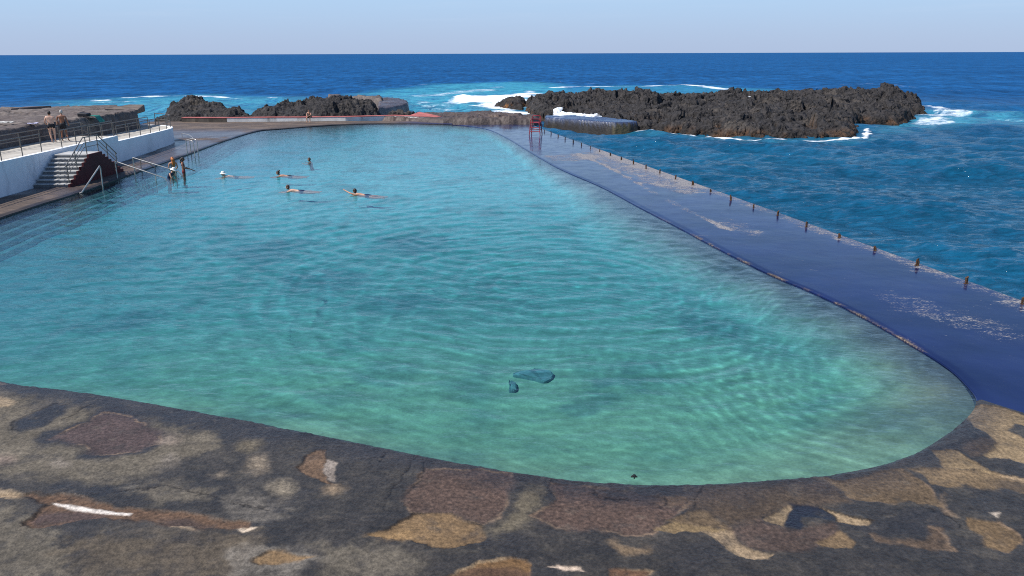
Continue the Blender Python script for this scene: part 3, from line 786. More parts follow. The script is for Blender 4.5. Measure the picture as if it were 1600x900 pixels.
cf = lerp3(cf, np.clip(rs, 0, 1) * 0.9, (0.045, 0.075, 0.10))
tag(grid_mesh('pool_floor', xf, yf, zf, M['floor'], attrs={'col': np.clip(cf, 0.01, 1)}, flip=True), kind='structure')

thp = np.radians(np.linspace(-46, 40, 1150))
rp_ = CAM_H * F / np.linspace(800, 96, 680)
xp = rp_[:, None] * np.sin(thp)[None, :]; yp = rp_[:, None] * np.cos(thp)[None, :]
spc = np.abs(np.gradient(rp_))[:, None]
edp = r_edge(np.arctan2(yp - CY, xp - CX)) - np.hypot(xp - CX, yp - CY)
hp = np.zeros_like(xp); lap = np.zeros_like(xp)
wxp = 0.5 * fbm(xp * 0.22, yp * 0.22, 3, 70); wyp = 0.5 * fbm(xp * 0.22, yp * 0.22, 3, 75)
rq = np.random.RandomState(9)
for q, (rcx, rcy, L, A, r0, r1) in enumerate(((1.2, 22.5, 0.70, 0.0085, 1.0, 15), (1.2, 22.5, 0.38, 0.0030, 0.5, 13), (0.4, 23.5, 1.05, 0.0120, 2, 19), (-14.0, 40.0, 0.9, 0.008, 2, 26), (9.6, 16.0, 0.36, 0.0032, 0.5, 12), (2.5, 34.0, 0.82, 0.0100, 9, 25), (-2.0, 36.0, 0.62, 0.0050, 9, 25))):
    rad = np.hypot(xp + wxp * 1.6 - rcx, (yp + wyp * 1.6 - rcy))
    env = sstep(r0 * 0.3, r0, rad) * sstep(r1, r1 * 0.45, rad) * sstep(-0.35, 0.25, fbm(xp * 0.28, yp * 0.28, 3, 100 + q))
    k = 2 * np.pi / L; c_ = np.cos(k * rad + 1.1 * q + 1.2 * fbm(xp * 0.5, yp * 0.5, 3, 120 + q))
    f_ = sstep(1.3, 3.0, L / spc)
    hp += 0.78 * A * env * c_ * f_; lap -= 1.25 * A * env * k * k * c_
for q in range(34):
    L = 0.16 * (1.6 / 0.16) ** (q / 33.0) * (0.9 + 0.2 * rq.rand())
    a_ = np.radians(188 + rq.randn() * 34); A = 0.00095 * (L / 0.5) ** 1.0
    k = 2 * np.pi / L
    ph = k * (np.sin(a_) * (xp + 0.7 * wxp) + np.cos(a_) * (yp + 0.7 * wyp)) + rq.rand() * 6.28
    env = 0.35 + 1.0 * sstep(-0.3, 0.3, fbm(xp * 0.16 + q, yp * 0.16, 2, 140 + q % 5))
    c_ = np.cos(ph); f_ = sstep(1.3, 3.0, L / spc)
    hp += A * env * c_ * f_
    if L > 0.22: lap -= A * env * k * k * c_ * 0.75
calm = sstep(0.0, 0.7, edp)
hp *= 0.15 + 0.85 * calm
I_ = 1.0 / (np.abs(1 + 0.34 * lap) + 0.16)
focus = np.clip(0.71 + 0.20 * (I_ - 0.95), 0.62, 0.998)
cen = lambda q: (q[:-1, :-1] + q[1:, 1:]) / 2
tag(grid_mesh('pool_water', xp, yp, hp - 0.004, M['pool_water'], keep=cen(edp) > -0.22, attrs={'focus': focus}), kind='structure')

# ------------------------------------------------------------------ sea
A1 = np.radians(43)
th = np.concatenate([np.linspace(-np.pi, -A1, 60, endpoint=False), np.linspace(-A1, A1, 1250), np.linspace(A1, np.pi, 61)[1:]])
py = np.concatenate([np.linspace(440, 12, 640), np.linspace(11.5, 1.2, 40), [0.6, 0.3, 0.15]])   # rows even in angle below the horizon
rr = (CAM_H - SEA_Z) * F / py
xs = rr[:, None] * np.sin(th)[None, :]; ys = rr[:, None] * np.cos(th)[None, :]
zs = np.full(xs.shape, SEA_Z)
spac = np.gradient(rr)[:, None] * np.ones_like(xs)
rw = np.random.RandomState(3)
dx = np.zeros_like(xs); dy = np.zeros_like(xs)
sub = slice(0, 560)
for k in range(46):
    L = 0.55 * (16 / 0.55) ** (k / 45.0) * (0.9 + 0.2 * rw.rand())
    a = np.radians(205 + rw.randn() * 42)
    A = 0.0115 * L ** 0.84; kx, ky = np.sin(a) * 2 * np.pi / L, np.cos(a) * 2 * np.pi / L
    fade = sstep(1.6, 4.0, L / spac[sub])
    ph = kx * xs[sub] + ky * ys[sub] + rw.rand() * 6.28
    zs[sub] += A * fade * np.cos(ph)
    dx[sub] -= 0.8 * A * fade * np.sin(a) * np.sin(ph); dy[sub] -= 0.8 * A * fade * np.cos(a) * np.sin(ph)
gust = 0.75 + 0.5 * fbm(xs * 0.03, ys * 0.03, 3, 2)
zs = SEA_Z + (zs - SEA_Z) * gust


def pm(px, soft, amt, nz=1.0, ns=0.3, sd=0):
    pg = polyz(px, SEA_Z)
    x0, y0 = pg.min(0) - soft * 3; x1, y1 = pg.max(0) + soft * 3
    bb = (xs > x0) & (xs < x1) & (ys > y0) & (ys < y1)
    o = np.zeros(xs.shape)
    if bb.any(): o[bb] = amt * sstep(-soft, soft, sdf(pg, xs[bb], ys[bb]) + nz * fbm(xs[bb] * ns, ys[bb] * ns, 4, sd))
    return o


def lm(px, w, amt, nz=0.5, ns=0.5, sd=0, z=SEA_Z):
    pg = catmull(polyz(px, z), 6)
    bb = (xs > pg[:, 0].min() - 4 * w - 2) & (xs < pg[:, 0].max() + 4 * w + 2) & (ys > pg[:, 1].min() - 4 * w - 2) & (ys < pg[:, 1].max() + 4 * w + 2)
    o = np.zeros(xs.shape)
    if bb.any(): o[bb] = amt * sstep(w, 0, line_dist(pg, xs[bb], ys[bb]) + nz * fbm(xs[bb] * ns, ys[bb] * ns, 4, sd))
    return o


turq = np.maximum.reduce([
    pm([(30, 172), (120, 160), (200, 153), (300, 149), (440, 152), (460, 165), (380, 185), (200, 185)], 8, 0.85, 9, 0.06, 1),
    pm([(560, 150), (600, 141), (700, 131), (830, 128), (900, 136), (860, 160), (770, 190), (640, 190)], 7, 0.95, 8, 0.06, 2),
    pm([(1340, 193), (1400, 188), (1450, 172), (1530, 178), (1610, 180), (1610, 190), (1500, 196), (1440, 206), (1375, 206)], 4, 0.75, 5, 0.12, 3),
    pm([(860, 142), (900, 135), (1080, 132), (1200, 140), (1200, 150), (860, 150)], 6, 0.55, 6, 0.06, 4),
    lm([(985, 206), (1060, 209), (1120, 214), (1180, 219), (1300, 220), (1350, 214)], 3.0, 0.35, 1.5, 0.3, 5)])
foam = np.maximum.reduce([
    pm([(670, 156), (735, 150), (800, 146), (830, 139), (850, 146), (830, 160), (830, 184), (780, 186), (740, 166), (700, 160)], 4, 1.02, 5, 0.12, 11),
    pm([(600, 165), (640, 158), (690, 158), (740, 170), (780, 182), (640, 180)], 4, 0.72, 5, 0.15, 12),
    pm([(630, 150), (700, 142), (800, 132), (800, 140), (700, 150), (640, 156)], 5, 0.80, 6, 0.12, 13),
    lm([(640, 134), (700, 129), (760, 127.5), (830, 127), (890, 129), (960, 132)], 2.6, 0.72, 3, 0.15, 14),
    lm([(870, 137), (930, 135), (1000, 135), (1060, 133), (1090, 134), (1130, 139)], 3.5, 0.95, 4, 0.1, 15),
    pm([(1085, 150), (1150, 149), (1215, 146), (1215, 156), (1085, 160)], 2, 0.95, 2, 0.2, 16),
    pm([(1415, 192), (1440, 182), (1448, 163), (1475, 167), (1520, 180), (1500, 188), (1460, 192)], 1.5, 0.82, 3, 0.25, 17),
    pm([(1500, 178), (1560, 182), (1610, 184), (1610, 187), (1540, 188), (1500, 188)], 2, 0.6, 2.5, 0.25, 18),
    pm([(1350, 194), (1400, 192), (1430, 194), (1430, 203), (1380, 204), (1355, 200)], 1.2, 0.5, 2, 0.3, 19),
    lm([(985, 205), (1010, 206), (1060, 209), (1120, 214), (1180, 219), (1240, 220), (1300, 220), (1350, 215), (1352, 203)], 0.9, 1.05, 0.6, 0.6, 20),
    lm([(150, 158), (200, 153), (280, 150), (330, 151), (380, 155), (430, 153)], 4, 0.92, 4, 0.12, 21),
    lm([(60, 165), (120, 160), (180, 160), (250, 158)], 3, 0.8, 3, 0.15, 22),
    lm([(1270, 137), (1320, 132), (1380, 131), (1440, 138), (1500, 142)], 3, 0.66, 4, 0.1, 23),
    lm([(1380, 140), (1450, 143), (1500, 141)], 3, 0.6, 3, 0.12, 24),
    lm([(850, 202), (900, 205), (985, 208)], 0.6, 0.5, 0.4, 0.6, 25)])
caps = sstep(0.36, 0.52, fbm(xs * 0.05, ys * 0.11, 4, 51)) * 0.50 * sstep(55, 90, rr)[:, None] * sstep(900, 250, rr)[:, None]
foam = np.maximum(foam, caps)
crest = np.zeros_like(xs); crest[sub] = sstep(0.11, 0.22, zs[sub] - SEA_Z) * sstep(0.1, 0.4, fbm(xs[sub] * 0.2, ys[sub] * 0.3, 3, 61)) * 0.55
foam = np.maximum(foam, crest)
zs += 0.12 * sstep(0.5, 1.0, foam) * (0.6 + fbm(xs * 0.5, ys * 0.5, 4, 81))
near_s = sstep(170, 45, rr)[:, None] * np.ones_like(xs) * 0.95
xs2, ys2 = xs + dx, ys + dy
cxm = (xs[:-1, :-1] + xs[1:, 1:]) / 2; cym = (ys[:-1, :-1] + ys[1:, 1:]) / 2
inside = np.hypot(cxm - CX, cym - CY) < r_edge(np.arctan2(cym - CY, cxm - CX)) + 0.9
tag(grid_mesh('sea', xs2, ys2, zs, M['sea'], keep=~inside, attrs={'foam': foam, 'turq': turq, 'shore': near_s}), kind='structure')

# ------------------------------------------------------------------ rough masses: lava outcrops and old concrete


def mass(name, poly, ctrl, dx, dy, edge=2.0, rough=0.5, rscale=0.35, craggy=0.25, base=-1.3, seed=0, colfn=None, mat='rock', power=4.0, smooth=False, edge_noise=0.8, rim_h=None, epow=0.55, **kw):
    poly = np.asarray(poly); lo = poly.min(0) - 0.8; hi = poly.max(0) + 0.8
    x, y = np.meshgrid(np.arange(lo[0], hi[0], dx), np.arange(lo[1], hi[1], dy))
    d = sdf(poly, x, y) + edge_noise * fbm(x * 0.45, y * 0.45, 5, seed + 3)
    # linear radial interpolation through the surveyed heights, low along the outline
    op = poly[::max(1, len(poly) // 24)]
    cz = np.asarray(ctrl, float); keep_o = [i for i in range(len(op)) if np.min(np.hypot(cz[:, 0] - op[i, 0], cz[:, 1] - op[i, 1])) > 1.2]
    c = np.vstack([cz, np.column_stack([op[keep_o], np.full(len(keep_o), rim_h)])]) if rim_h is not None else cz
    n_ = len(c)
    A = np.hypot(c[:, None, 0] - c[None, :, 0], c[:, None, 1] - c[None, :, 1])
    A = np.block([[A, np.ones((n_, 1))], [np.ones((1, n_)), np.zeros((1, 1))]])
    wgt = np.linalg.solve(A + np.eye(n_ + 1) * 1e-6, np.append(c[:, 2], 0))
    hh = wgt[-1]
    for (a, bb, h), wq in zip(c, wgt[:-1]): hh = hh + wq * np.hypot(x - a, y - bb)
    hh = np.clip(hh, c[:, 2].min() - 0.3, c[:, 2].max() + 0.3)
    e = sstep(0, edge, d)
    e = np.where(d > 0, e ** epow, 0)
    ca, sa = math.cos(0.5 + seed), math.sin(0.5 + seed)
    ax_, ay_ = (x * ca + y * sa) * 0.45 + 0.5 * fbm(x * 0.3, y * 0.3, 3, seed + 60), (-x * sa + y * ca) * 1.0 + 0.6 * fbm(x * 0.3, y * 0.3, 3, seed + 61)
    rg = ridged(ax_ * rscale, ay_ * rscale, 6, seed + 7) - 0.62
    rl = ridged(x * rscale * 0.38 + 0.3 * fbm(x * 0.2, y * 0.2, 3, seed + 62), y * rscale * 0.5, 4, seed + 17) - 0.6
    tq_ = (rl * 2.2 + 0.5 * rg) * 1.6 + 0.4 * fbm(x * 0.5, y * 0.5, 3, seed + 63); fl_ = np.floor(tq_)
    ter = (fl_ + sstep(0.30, 0.62, tq_ - fl_)) / 1.6
    rg = 0.55 * rg + 0.75 * ter
    wx, wy = 0.45 * fbm(x * 0.7, y * 0.7, 4, seed), 0.45 * fbm(x * 0.7, y * 0.7, 4, seed + 1)
    lump = 0
    for q, (sc, am) in enumerate(((1.1, 1.1), (2.7, 0.55), (6.2, 0.26), (13.0, 0.12))):
        X1, Y1 = x * rscale * sc + wx * sc, y * rscale * sc * 0.85 + wy * sc
        f1, f2, val, ox_, oy_ = worley(X1, Y1, seed + 3 * q)
        v2 = (val * 7.3) % 1.0; an = val * 41.0
        lump = lump + am * ((v2 - 0.5) * 0.75 + 1.15 * (np.cos(an) * ox_ + np.sin(an) * oy_) - 0.45 * sstep(0.13, 0.0, f2 - f1))
    lump = lump * (0.45 + 0.95 * sstep(-0.3, 0.3, fbm(x * 0.16, y * 0.22, 3, seed + 90)))
    fn = fbm(x * 2.1, y * 2.1, 4, seed + 11)
    nz = rough * (0.95 * rg + 0.85 * lump) + craggy * 0.35 * fn
    nz = nz - nz[d > 0].mean()
    z = base + (hh - base) * e + nz * sstep(0.0, 0.5, e)
    z = np.where(d <= 0, base + 0.3 * d, z)
    # sideways crumple for broken, undercut faces
    ox = craggy * 1.3 * fbm(x * 0.9 + z * 0.9, y * 0.9 - z * 0.7, 4, seed + 21)
    oy = craggy * 1.3 * fbm(x * 0.9 - z * 0.8, y * 0.9 + z * 0.9, 4, seed + 31)
    att = colfn(x, y, z, d, rg, lump, fn)
    keep = (np.maximum.reduce([z[:-1, :-1], z[1:, :-1], z[:-1, 1:], z[1:, 1:]]) > base + 0.15)
    o = grid_mesh(name, x + ox, y + oy, z, M[mat], keep=keep, attrs=att, smooth=smooth)
    return tag(o, **kw)


def lava_cols(weed=0.35, tan=0.5, seed=0, brown=(0.13, 0.095, 0.065)):
    def fn(x, y, z, d, rg, lump, f):
        c = np.ones(x.shape + (3,)) * np.array([0.036, 0.033, 0.033])
        n = fbm(x * 0.25, y * 0.3, 5, seed + 41); n2 = fbm(x * 1.3, y * 1.3, 4, seed + 47)
        c = lerp3(c, sstep(-0.15, 0.3, n2) * 0.55, (0.064, 0.056, 0.053))
        c = lerp3(c, sstep(0.08, 0.42, n + 0.25 * n2) * tan, brown)
        c = lerp3(c, sstep(0.05, -0.45, f) * 0.5, (0.024, 0.021, 0.021))
        c = lerp3(c, sstep(0.35, -0.35, z + 0.25 * n2) * 0.85, (0.030, 0.024, 0.020))
        c = lerp3(c, sstep(0.25, -0.2, z + 0.3 * n2) * sstep(-0.05, 0.3, n2 + n) * weed, (0.19, 0.085, 0.030))
        return {'col': c}
    return fn


P = lambda px, py_, z=SEA_Z: tuple(atz(px, py_, z))[:2]


def H(px, py_, Y):
    p = aty(px, py_, Y); return (p.x, p.y, p.z)


# main island
isl = [P(870, 182, 0.4), P(935, 183, 0.4), P(975, 188, 0.3), P(985, 205), P(1010, 206), P(1060, 208), P(1120, 213), P(1180, 217.5), P(1240, 218.5), P(1300, 218.5), P(1345, 214), P(1349, 200), P(1352, 192), P(1400, 192.5), P(1425, 191.5), P(1440, 185), P(1455, 179), P(1450, 172), P(1440, 164)]
isl += [(53, 112), (44, 119), (34, 117), (24, 118), (14, 120), (8, 121), (3, 118), P(815, 163), P(828, 176, 0), P(845, 180, 0.3)]
ctl = [H(835, 149, 112), H(860, 143, 113), H(905, 141, 114), H(940, 144, 114), H(980, 141, 114), H(1040, 143, 114), H(1090, 149, 113), H(1150, 145, 112), H(1195, 144, 111), H(1240, 139, 110), H(1265, 141, 109), H(1300, 143, 108), H(1330, 140, 106), H(1375, 135, 104), H(1400, 141, 103), H(1425, 148, 102), H(1436, 155, 100),
       H(860, 165, 95), H(920, 160, 98), H(900, 172, 90), H(960, 175, 86), H(1000, 165, 92), H(1060, 162, 92), H(1110, 165, 88), H(1150, 158, 92), H(1200, 160, 90), H(1240, 158, 90), H(1290, 158, 88), H(1330, 160, 90), H(1380, 160, 94), H(1420, 168, 95),
       H(1000, 188, 79), H(1060, 183, 78), H(1100, 180, 77), H(1150, 182, 75), H(1200, 185, 73.5), H(1250, 183, 73), H(1300, 172, 78), H(1320, 168, 80), H(1335, 178, 78), H(1340, 195, 74)]
ctl = [(a_, b_, c_ - 0.38) for a_, b_, c_ in ctl]
mass('lava_islet', isl, ctl, 0.115, 0.14, edge=1.7, rough=0.62, rscale=0.26, craggy=0.36, seed=2, colfn=lava_cols(0.30, 0.5, 2, (0.10, 0.083, 0.068)), rim_h=0.1, label='large low black lava islet standing in the sea behind the walkway', cat='rock')
# weed-skirted rock at the islet's left end
w1 = [P(766, 167), P(790, 171), P(822, 172)] + [tuple(aty(a_, 170, Y_))[:2] for a_, Y_ in ((828, 115), (824, 122), (805, 122), (785, 120), (770, 116))]
mass('lava_rock', w1, [H(775, 165, 113), H(800, 154, 115), H(815, 151, 117), H(800, 162, 110), H(820, 157, 112), H(785, 160, 114)], 0.12, 0.2, edge=1.3, rough=0.35, rscale=0.3, craggy=0.25, seed=5, edge_noise=0.6,
     colfn=lava_cols(1.3, 0.2, 5), rim_h=-0.1, label='small black rock with an orange weed skirt off the left tip of the islet', cat='rock')
# left outcrop with pointed top
w2 = [P(225, 182, 0.3), P(262, 189, 0.3), P(300, 187, 0.3), P(345, 188, 0.3), P(405, 187, 0.3)] + [tuple(aty(a_, 170, Y_))[:2] for a_, Y_ in ((412, 84), (400, 89), (380, 92), (360, 95), (330, 98), (300, 98), (270, 96), (245, 91), (228, 85))]
mass('lava_rock', w2, [H(298, 150, 94), H(285, 157, 93), H(310, 156, 95), H(330, 158, 94), H(350, 163, 92), H(365, 167, 92), H(270, 166, 90), H(255, 172, 86), H(300, 175, 85), H(340, 178, 84), H(250, 182, 81), H(380, 181, 82), H(385, 169, 88), H(400, 170, 86), H(365, 168, 90), H(350, 166, 91), H(240, 176, 84)], 0.11, 0.16, edge=2.6, rough=0.34, rscale=0.42, craggy=0.22, seed=8, edge_noise=0.9, epow=0.8,
     colfn=lava_cols(0.0, 0.4, 8, (0.10, 0.078, 0.056)), label='black lava outcrop with a pointed top, beyond the railing end at far left', cat='rock')
# centre outcrop
w3 = [P(378, 187.5, 0.3), P(400, 187, 0.3), P(450, 187, 0.3), P(520, 186, 0.3), P(560, 184, 0.3), P(594, 182, 0.3)] + [tuple(aty(a_, 170, Y_))[:2] for a_, Y_ in ((604, 86), (597, 93), (560, 97), (500, 97), (450, 93), (415, 90), (395, 90), (378, 86))]
mass('lava_rock', w3, [H(384, 172, 84.5), H(396, 171, 85), H(410, 170, 86), H(430, 167, 87), H(450, 163, 89), H(480, 161, 91), H(510, 156, 93), H(540, 157, 93), H(570, 158, 92), H(588, 164, 89), H(594, 170, 84), H(560, 168, 82), H(500, 170, 83), H(450, 174, 82.5), H(520, 180, 79.5), H(420, 184, 80)], 0.10, 0.14, edge=1.6, rough=0.40, rscale=0.5, craggy=0.24, seed=13, edge_noise=0.6,
     colfn=lava_cols(0.0, 0.3, 13, (0.09, 0.075, 0.06)), rim_h=0.6, label='bouldery black lava bank right behind the red and white kerb', cat='rock')
mass('lava_rock', [P(596, 186, 0.2), P(640, 183, 0.2), P(672, 182, 0.2), P(650, 178, 0.4), P(610, 176, 0.4)], [H(610, 178, 84), H(640, 180, 83), H(660, 181, 82)], 0.10, 0.14, edge=0.5, rough=0.3, rscale=0.5, craggy=0.2, seed=15, edge_noise=0.3, base=-0.6,
     colfn=lava_cols(0.0, 0.3, 15), label='low row of small black boulders behind the right end of the kerb', cat='rock')


def conc_cols(base_c, hi_c, lo_c, rough=0.8, seed=0, wetz=None):
    def fn(x, y, z, d, rg, lump, f):
        n = fbm(x * 0.3, y * 0.3, 5, seed + 51); n2 = fbm(x * 1.6, y * 1.6, 4, seed + 57)
        c = np.ones(x.shape + (3,)) * np.array(base_c)
        c = lerp3(c, sstep(-0.1, 0.35, n) * 0.7, hi_c)
        c = lerp3(c, sstep(0.0, 0.4, n2) * 0.5, lo_c)
        r = np.full(x.shape, rough) - 0.1 * n
        return {'col': c, 'rough': np.clip(r, 0.1, 0.95)}
    return fn


# low slab jutting out to sea behind the centre outcrop
w4 = [P(508, 150, 1.0), P(600, 160, 1.0), P(603, 146, 1.8), P(597, 144, 1.9), P(540, 142, 1.9), P(508, 146, 1.9)]
mass('concrete_slab', w4, [H(515, 147, 108), H(540, 143, 112), H(575, 143.5, 112), H(598, 144.5, 112), H(560, 150, 102), H(598, 152, 101)], 0.12, 0.2, edge=0.5, rough=0.10, rscale=0.4, craggy=0.06, seed=17, edge_noise=0.2, mat='rough_concrete',
     colfn=conc_cols((0.12, 0.095, 0.085), (0.17, 0.14, 0.12), (0.07, 0.055, 0.05), 0.8, 17), label='flat brown concrete slab above the surf, behind the bouldery lava bank', cat='slab')
w5 = [P(585, 175, 0.5), P(642, 170, 0.2), P(640, 166, 0.2), P(612, 157, 0.6), P(590, 156, 0.8)]
mass('concrete_slab', w5, [H(592, 158, 98), H(612, 160, 96), H(636, 167, 94), H(600, 168, 90)], 0.12, 0.2, edge=0.4, rough=0.10, rscale=0.5, craggy=0.06, seed=18, edge_noise=0.2, mat='rough_concrete',
     colfn=conc_cols((0.085, 0.07, 0.075), (0.14, 0.12, 0.12), (0.05, 0.045, 0.045), 0.35, 18), label='wet sloping concrete ramp running down into the turquoise surf beside the kerb end', cat='slab')
# broad broken ledge at the far end
w6 = [P(594, 187.5, 0.2), P(640, 188, 0.2), P(690, 190.5, 0.2), P(735, 190.5, 0.2), P(790, 190.5, 0.2), P(835, 190.5, 0.2), P(848, 186, 0.4), P(846, 176, 0.5), P(760, 173.5, 0.4), P(700, 174.5, 0.4), P(640, 175, 0.4), P(600, 178, 0.4)]
mass('stone_ledge', w6, [H(650, 181.6, 83), H(700, 183.6, 80), H(700, 177.6, 86), H(735, 184.6, 79), H(760, 181.6, 80), H(770, 177.6, 86), H(790, 183.6, 79), H(830, 183.6, 79), H(830, 178.6, 85), H(720, 189.6, 75)], 0.10, 0.14, edge=0.7, rough=0.16, rscale=0.5, craggy=0.10, seed=19, edge_noise=0.4, base=-0.8, mat='rough_concrete',
     colfn=conc_cols((0.085, 0.065, 0.058), (0.14, 0.10, 0.08), (0.045, 0.036, 0.036), 0.6, 19), label='low broken brown stone ledge across the far pool end, left of the red chair', cat='ledge')
# dark sea wall right of the chair, with the flooded platform behind it


def plat_cols(x, y, z, d, rg, lump, f):
    c = np.ones(x.shape + (3,)) * np.array([0.028, 0.024, 0.021])
    n2 = fbm(x * 1.2, y * 1.2, 4, 5)
    c = lerp3(c, sstep(0.1, 0.4, n2) * 0.5, (0.055, 0.048, 0.038))
    top = sstep(0.22, 0.36, z)
    c = lerp3(c, top * 0.9, (0.05, 0.075, 0.15))
    br = sstep(9.2, 9.5, x) * sstep(11.2, 10.6, x) * (1 - top)
    c = lerp3(c, br * 0.8, (0.10, 0.085, 0.045))
    fo = sstep(-0.15, 0.25, fbm(x * 0.5, y * 0.35, 4, 29) + 0.12 * (y - 82.5)) * top * 0.9
    c = lerp3(c, fo, (0.8, 0.83, 0.86))
    return {'col': c, 'rough': np.clip(0.75 - 0.55 * top + 0.5 * fo, 0.12, 0.9)}


w7 = [P(849, 198), P(900, 202.5), P(960, 206.5), P(985, 206), P(1000, 190, 0.4), P(975, 184, 0.5), P(905, 178, 0.5), P(848, 180, 0.5)]
mass('concrete_sea_wall', w7, [(6, 78, 0.42), (9, 77, 0.42), (8, 82, 0.46), (5, 84, 0.5), (10, 84, 0.46)], 0.09, 0.1, edge=0.25, rough=0.03, rscale=0.6, craggy=0.03, seed=23, edge_noise=0.12, mat='rough_concrete', colfn=plat_cols,
     label='dark concrete wall with a flooded foamy top, right of the red chair', cat='wall')
# big block above the walkway on the left
BLK = [(-27.0, 26), (-27.1, 40), (-27.3, 52), (-27.6, 60.5), (-30, 64.5), (-33, 66.5), (-40, 63), (-47, 62), (-60, 60), (-75, 58), (-75, 26)]
mass('concrete_block', BLK, [(-27, 28, 2.72), (-27, 40, 2.68), (-27.5, 50, 2.6), (-27.6, 59, 2.5), (-31, 63, 2.55), (-36, 58, 2.6), (-45, 55, 2.6), (-60, 50, 2.5), (-40, 40, 2.7)], 0.12, 0.14, edge=0.3, rough=0.10, rscale=0.5, craggy=0.10, base=-1.3, seed=27, edge_noise=0.16, mat='rough_concrete',
     colfn=conc_cols((0.125, 0.10, 0.09), (0.20, 0.165, 0.14), (0.06, 0.048, 0.045), 0.88, 27), label='long flat topped brown stone block beyond the inner railing that two men face', cat='block')
u0 = aty(18, 176, 60); u1 = aty(68, 174, 62)
mb = MB(); mb.prism([(u0.x, u0.y), (u1.x, u1.y - 1), (u1.x + 0.1, u1.y + 1.0), (u0.x, u0.y + 1.6)], [2.3] * 4, [2.72, aty(68, 166.5, 61).z, aty(68, 166.5, 62).z, 2.75])
tag(mb.build('concrete_slab', simple_mat('slab_concrete', (0.15, 0.115, 0.10), 0.85, 0, 0.25, 1.5, 0.6, 0.2), None, bevel=0.05), 'tilted grey concrete slab lying on the back edge of the stone block near the left border', 'slab')
u0 = aty(178, 169, 61.5); u1 = aty(226, 170, 62.5)
mb = MB(); mb.prism([(u0.x, u0.y - 1.5), (u1.x, u1.y - 1.2), (u1.x - 0.6, u1.y + 1.4), (u0.x + 0.6, u0.y + 1.2)], [2.2] * 4, [2.66, 2.5, aty(222, 163.5, 63.5).z, aty(184, 162.5, 63).z])
tag(mb.build('concrete_slab', simple_mat('slab_concrete_worn', (0.17, 0.135, 0.11), 0.85, 0, 0.25, 1.5, 0.6, 0.2), None, bevel=0.08), 'raised worn slab on the block beyond the dropped towel, close to the railing end', 'slab')

# ------------------------------------------------------------------ white wall and walkway
WLINE = catmull([(-24.0, 18), (-24.0, 30), (-24.05, 38), (-24.3, 46), (-24.6, 52), (-25.0, 57), (-25.4, 60.2), (-26.2, 62.2), (-27.6, 63.6), (-29.6, 64.4)], 10)
NOTCH_Y = 50.0


def wz(y):
    return np.where(y < NOTCH_Y, 1.68 - 0.0008 * (y - 30), 1.33 - 0.012 * (y - 50))


def offset_line(L, d):
    t = np.gradient(L, axis=0); n = np.stack([-t[:, 1], t[:, 0]], -1); n /= np.linalg.norm(n, axis=1)[:, None]
    return L + n * d


k0 = int(np.argmin(np.abs(WLINE[:, 1] - NOTCH_Y) + (WLINE[:, 0] < -26) * 99))
WL = np.vstack([WLINE[:k0], [[np.interp(NOTCH_Y, WLINE[:k0 + 3, 1], WLINE[:k0 + 3, 0]), NOTCH_Y - 0.001]], [[np.interp(NOTCH_Y, WLINE[:k0 + 3, 1], WLINE[:k0 + 3, 0]), NOTCH_Y + 0.02]], WLINE[k0 + 1:]])
inn = offset_line(WL, 0.28)
mb = MB(); n = len(WL); v = []; zt = wz(WL[:, 1])
for i in range(n):
    v += [(*WL[i], -0.1), (*WL[i], zt[i] + 0.012), (*inn[i], zt[i] + 0.012), (*inn[i], -0.1)]
f_ = []
for i in range(n - 1):
    a = 4 * i; b_ = a + 4
    for k in range(4): f_.append((a + k, a + (k + 1) % 4, b_ + (k + 1) % 4, b_ + k))
f_ += [(3, 2, 1, 0), tuple(4 * (n - 1) + k for k in range(4))]
mb.add(v, f_)
tag(mb.build('retaining_wall', M['white_paint'], None), 'long curving white painted wall in blue shade below the railed walkway', 'wall')
# walkway surface
v = []; f_ = []
for i in range(n):
    y = WL[i, 1]
    bx = float(np.interp(y, [26, 40, 52, 60.5, 70], [-26.9, -27.05, -27.25, -27.9, -31])) - 0.5
    v += [(inn[i, 0] + 0.02, inn[i, 1], zt[i]), (min(bx, inn[i, 0] - 0.05), y, zt[i])]
    if i: f_.append((2 * i - 2, 2 * i, 2 * i + 1, 2 * i - 1))
me = bpy.data.meshes.new('walkway'); me.from_pydata(v, [], f_)
tag(link_mesh('walkway', me, M['walkway']), kind='structure')

# ------------------------------------------------------------------ staircase (two flights meeting at a landing)
SX0, SX1 = -24.02, -22.2
st_root = empty('staircase', (-23.1, 42.6, 0.09), label='grey concrete steps with a dark red side wall, rising to the walkway from both sides', cat='staircase')
NST = 8; ZT = 1.48; RUN1, RUN2 = (39.75, 41.95), (43.35, 45.45)
rise = (ZT - 0.09) / NST
loc = st_root.location


def shift(mb, root):
    l = root.location
    mb.v = [(a - l.x, b_ - l.y, c - l.z) for a, b_, c in mb.v]
    return mb


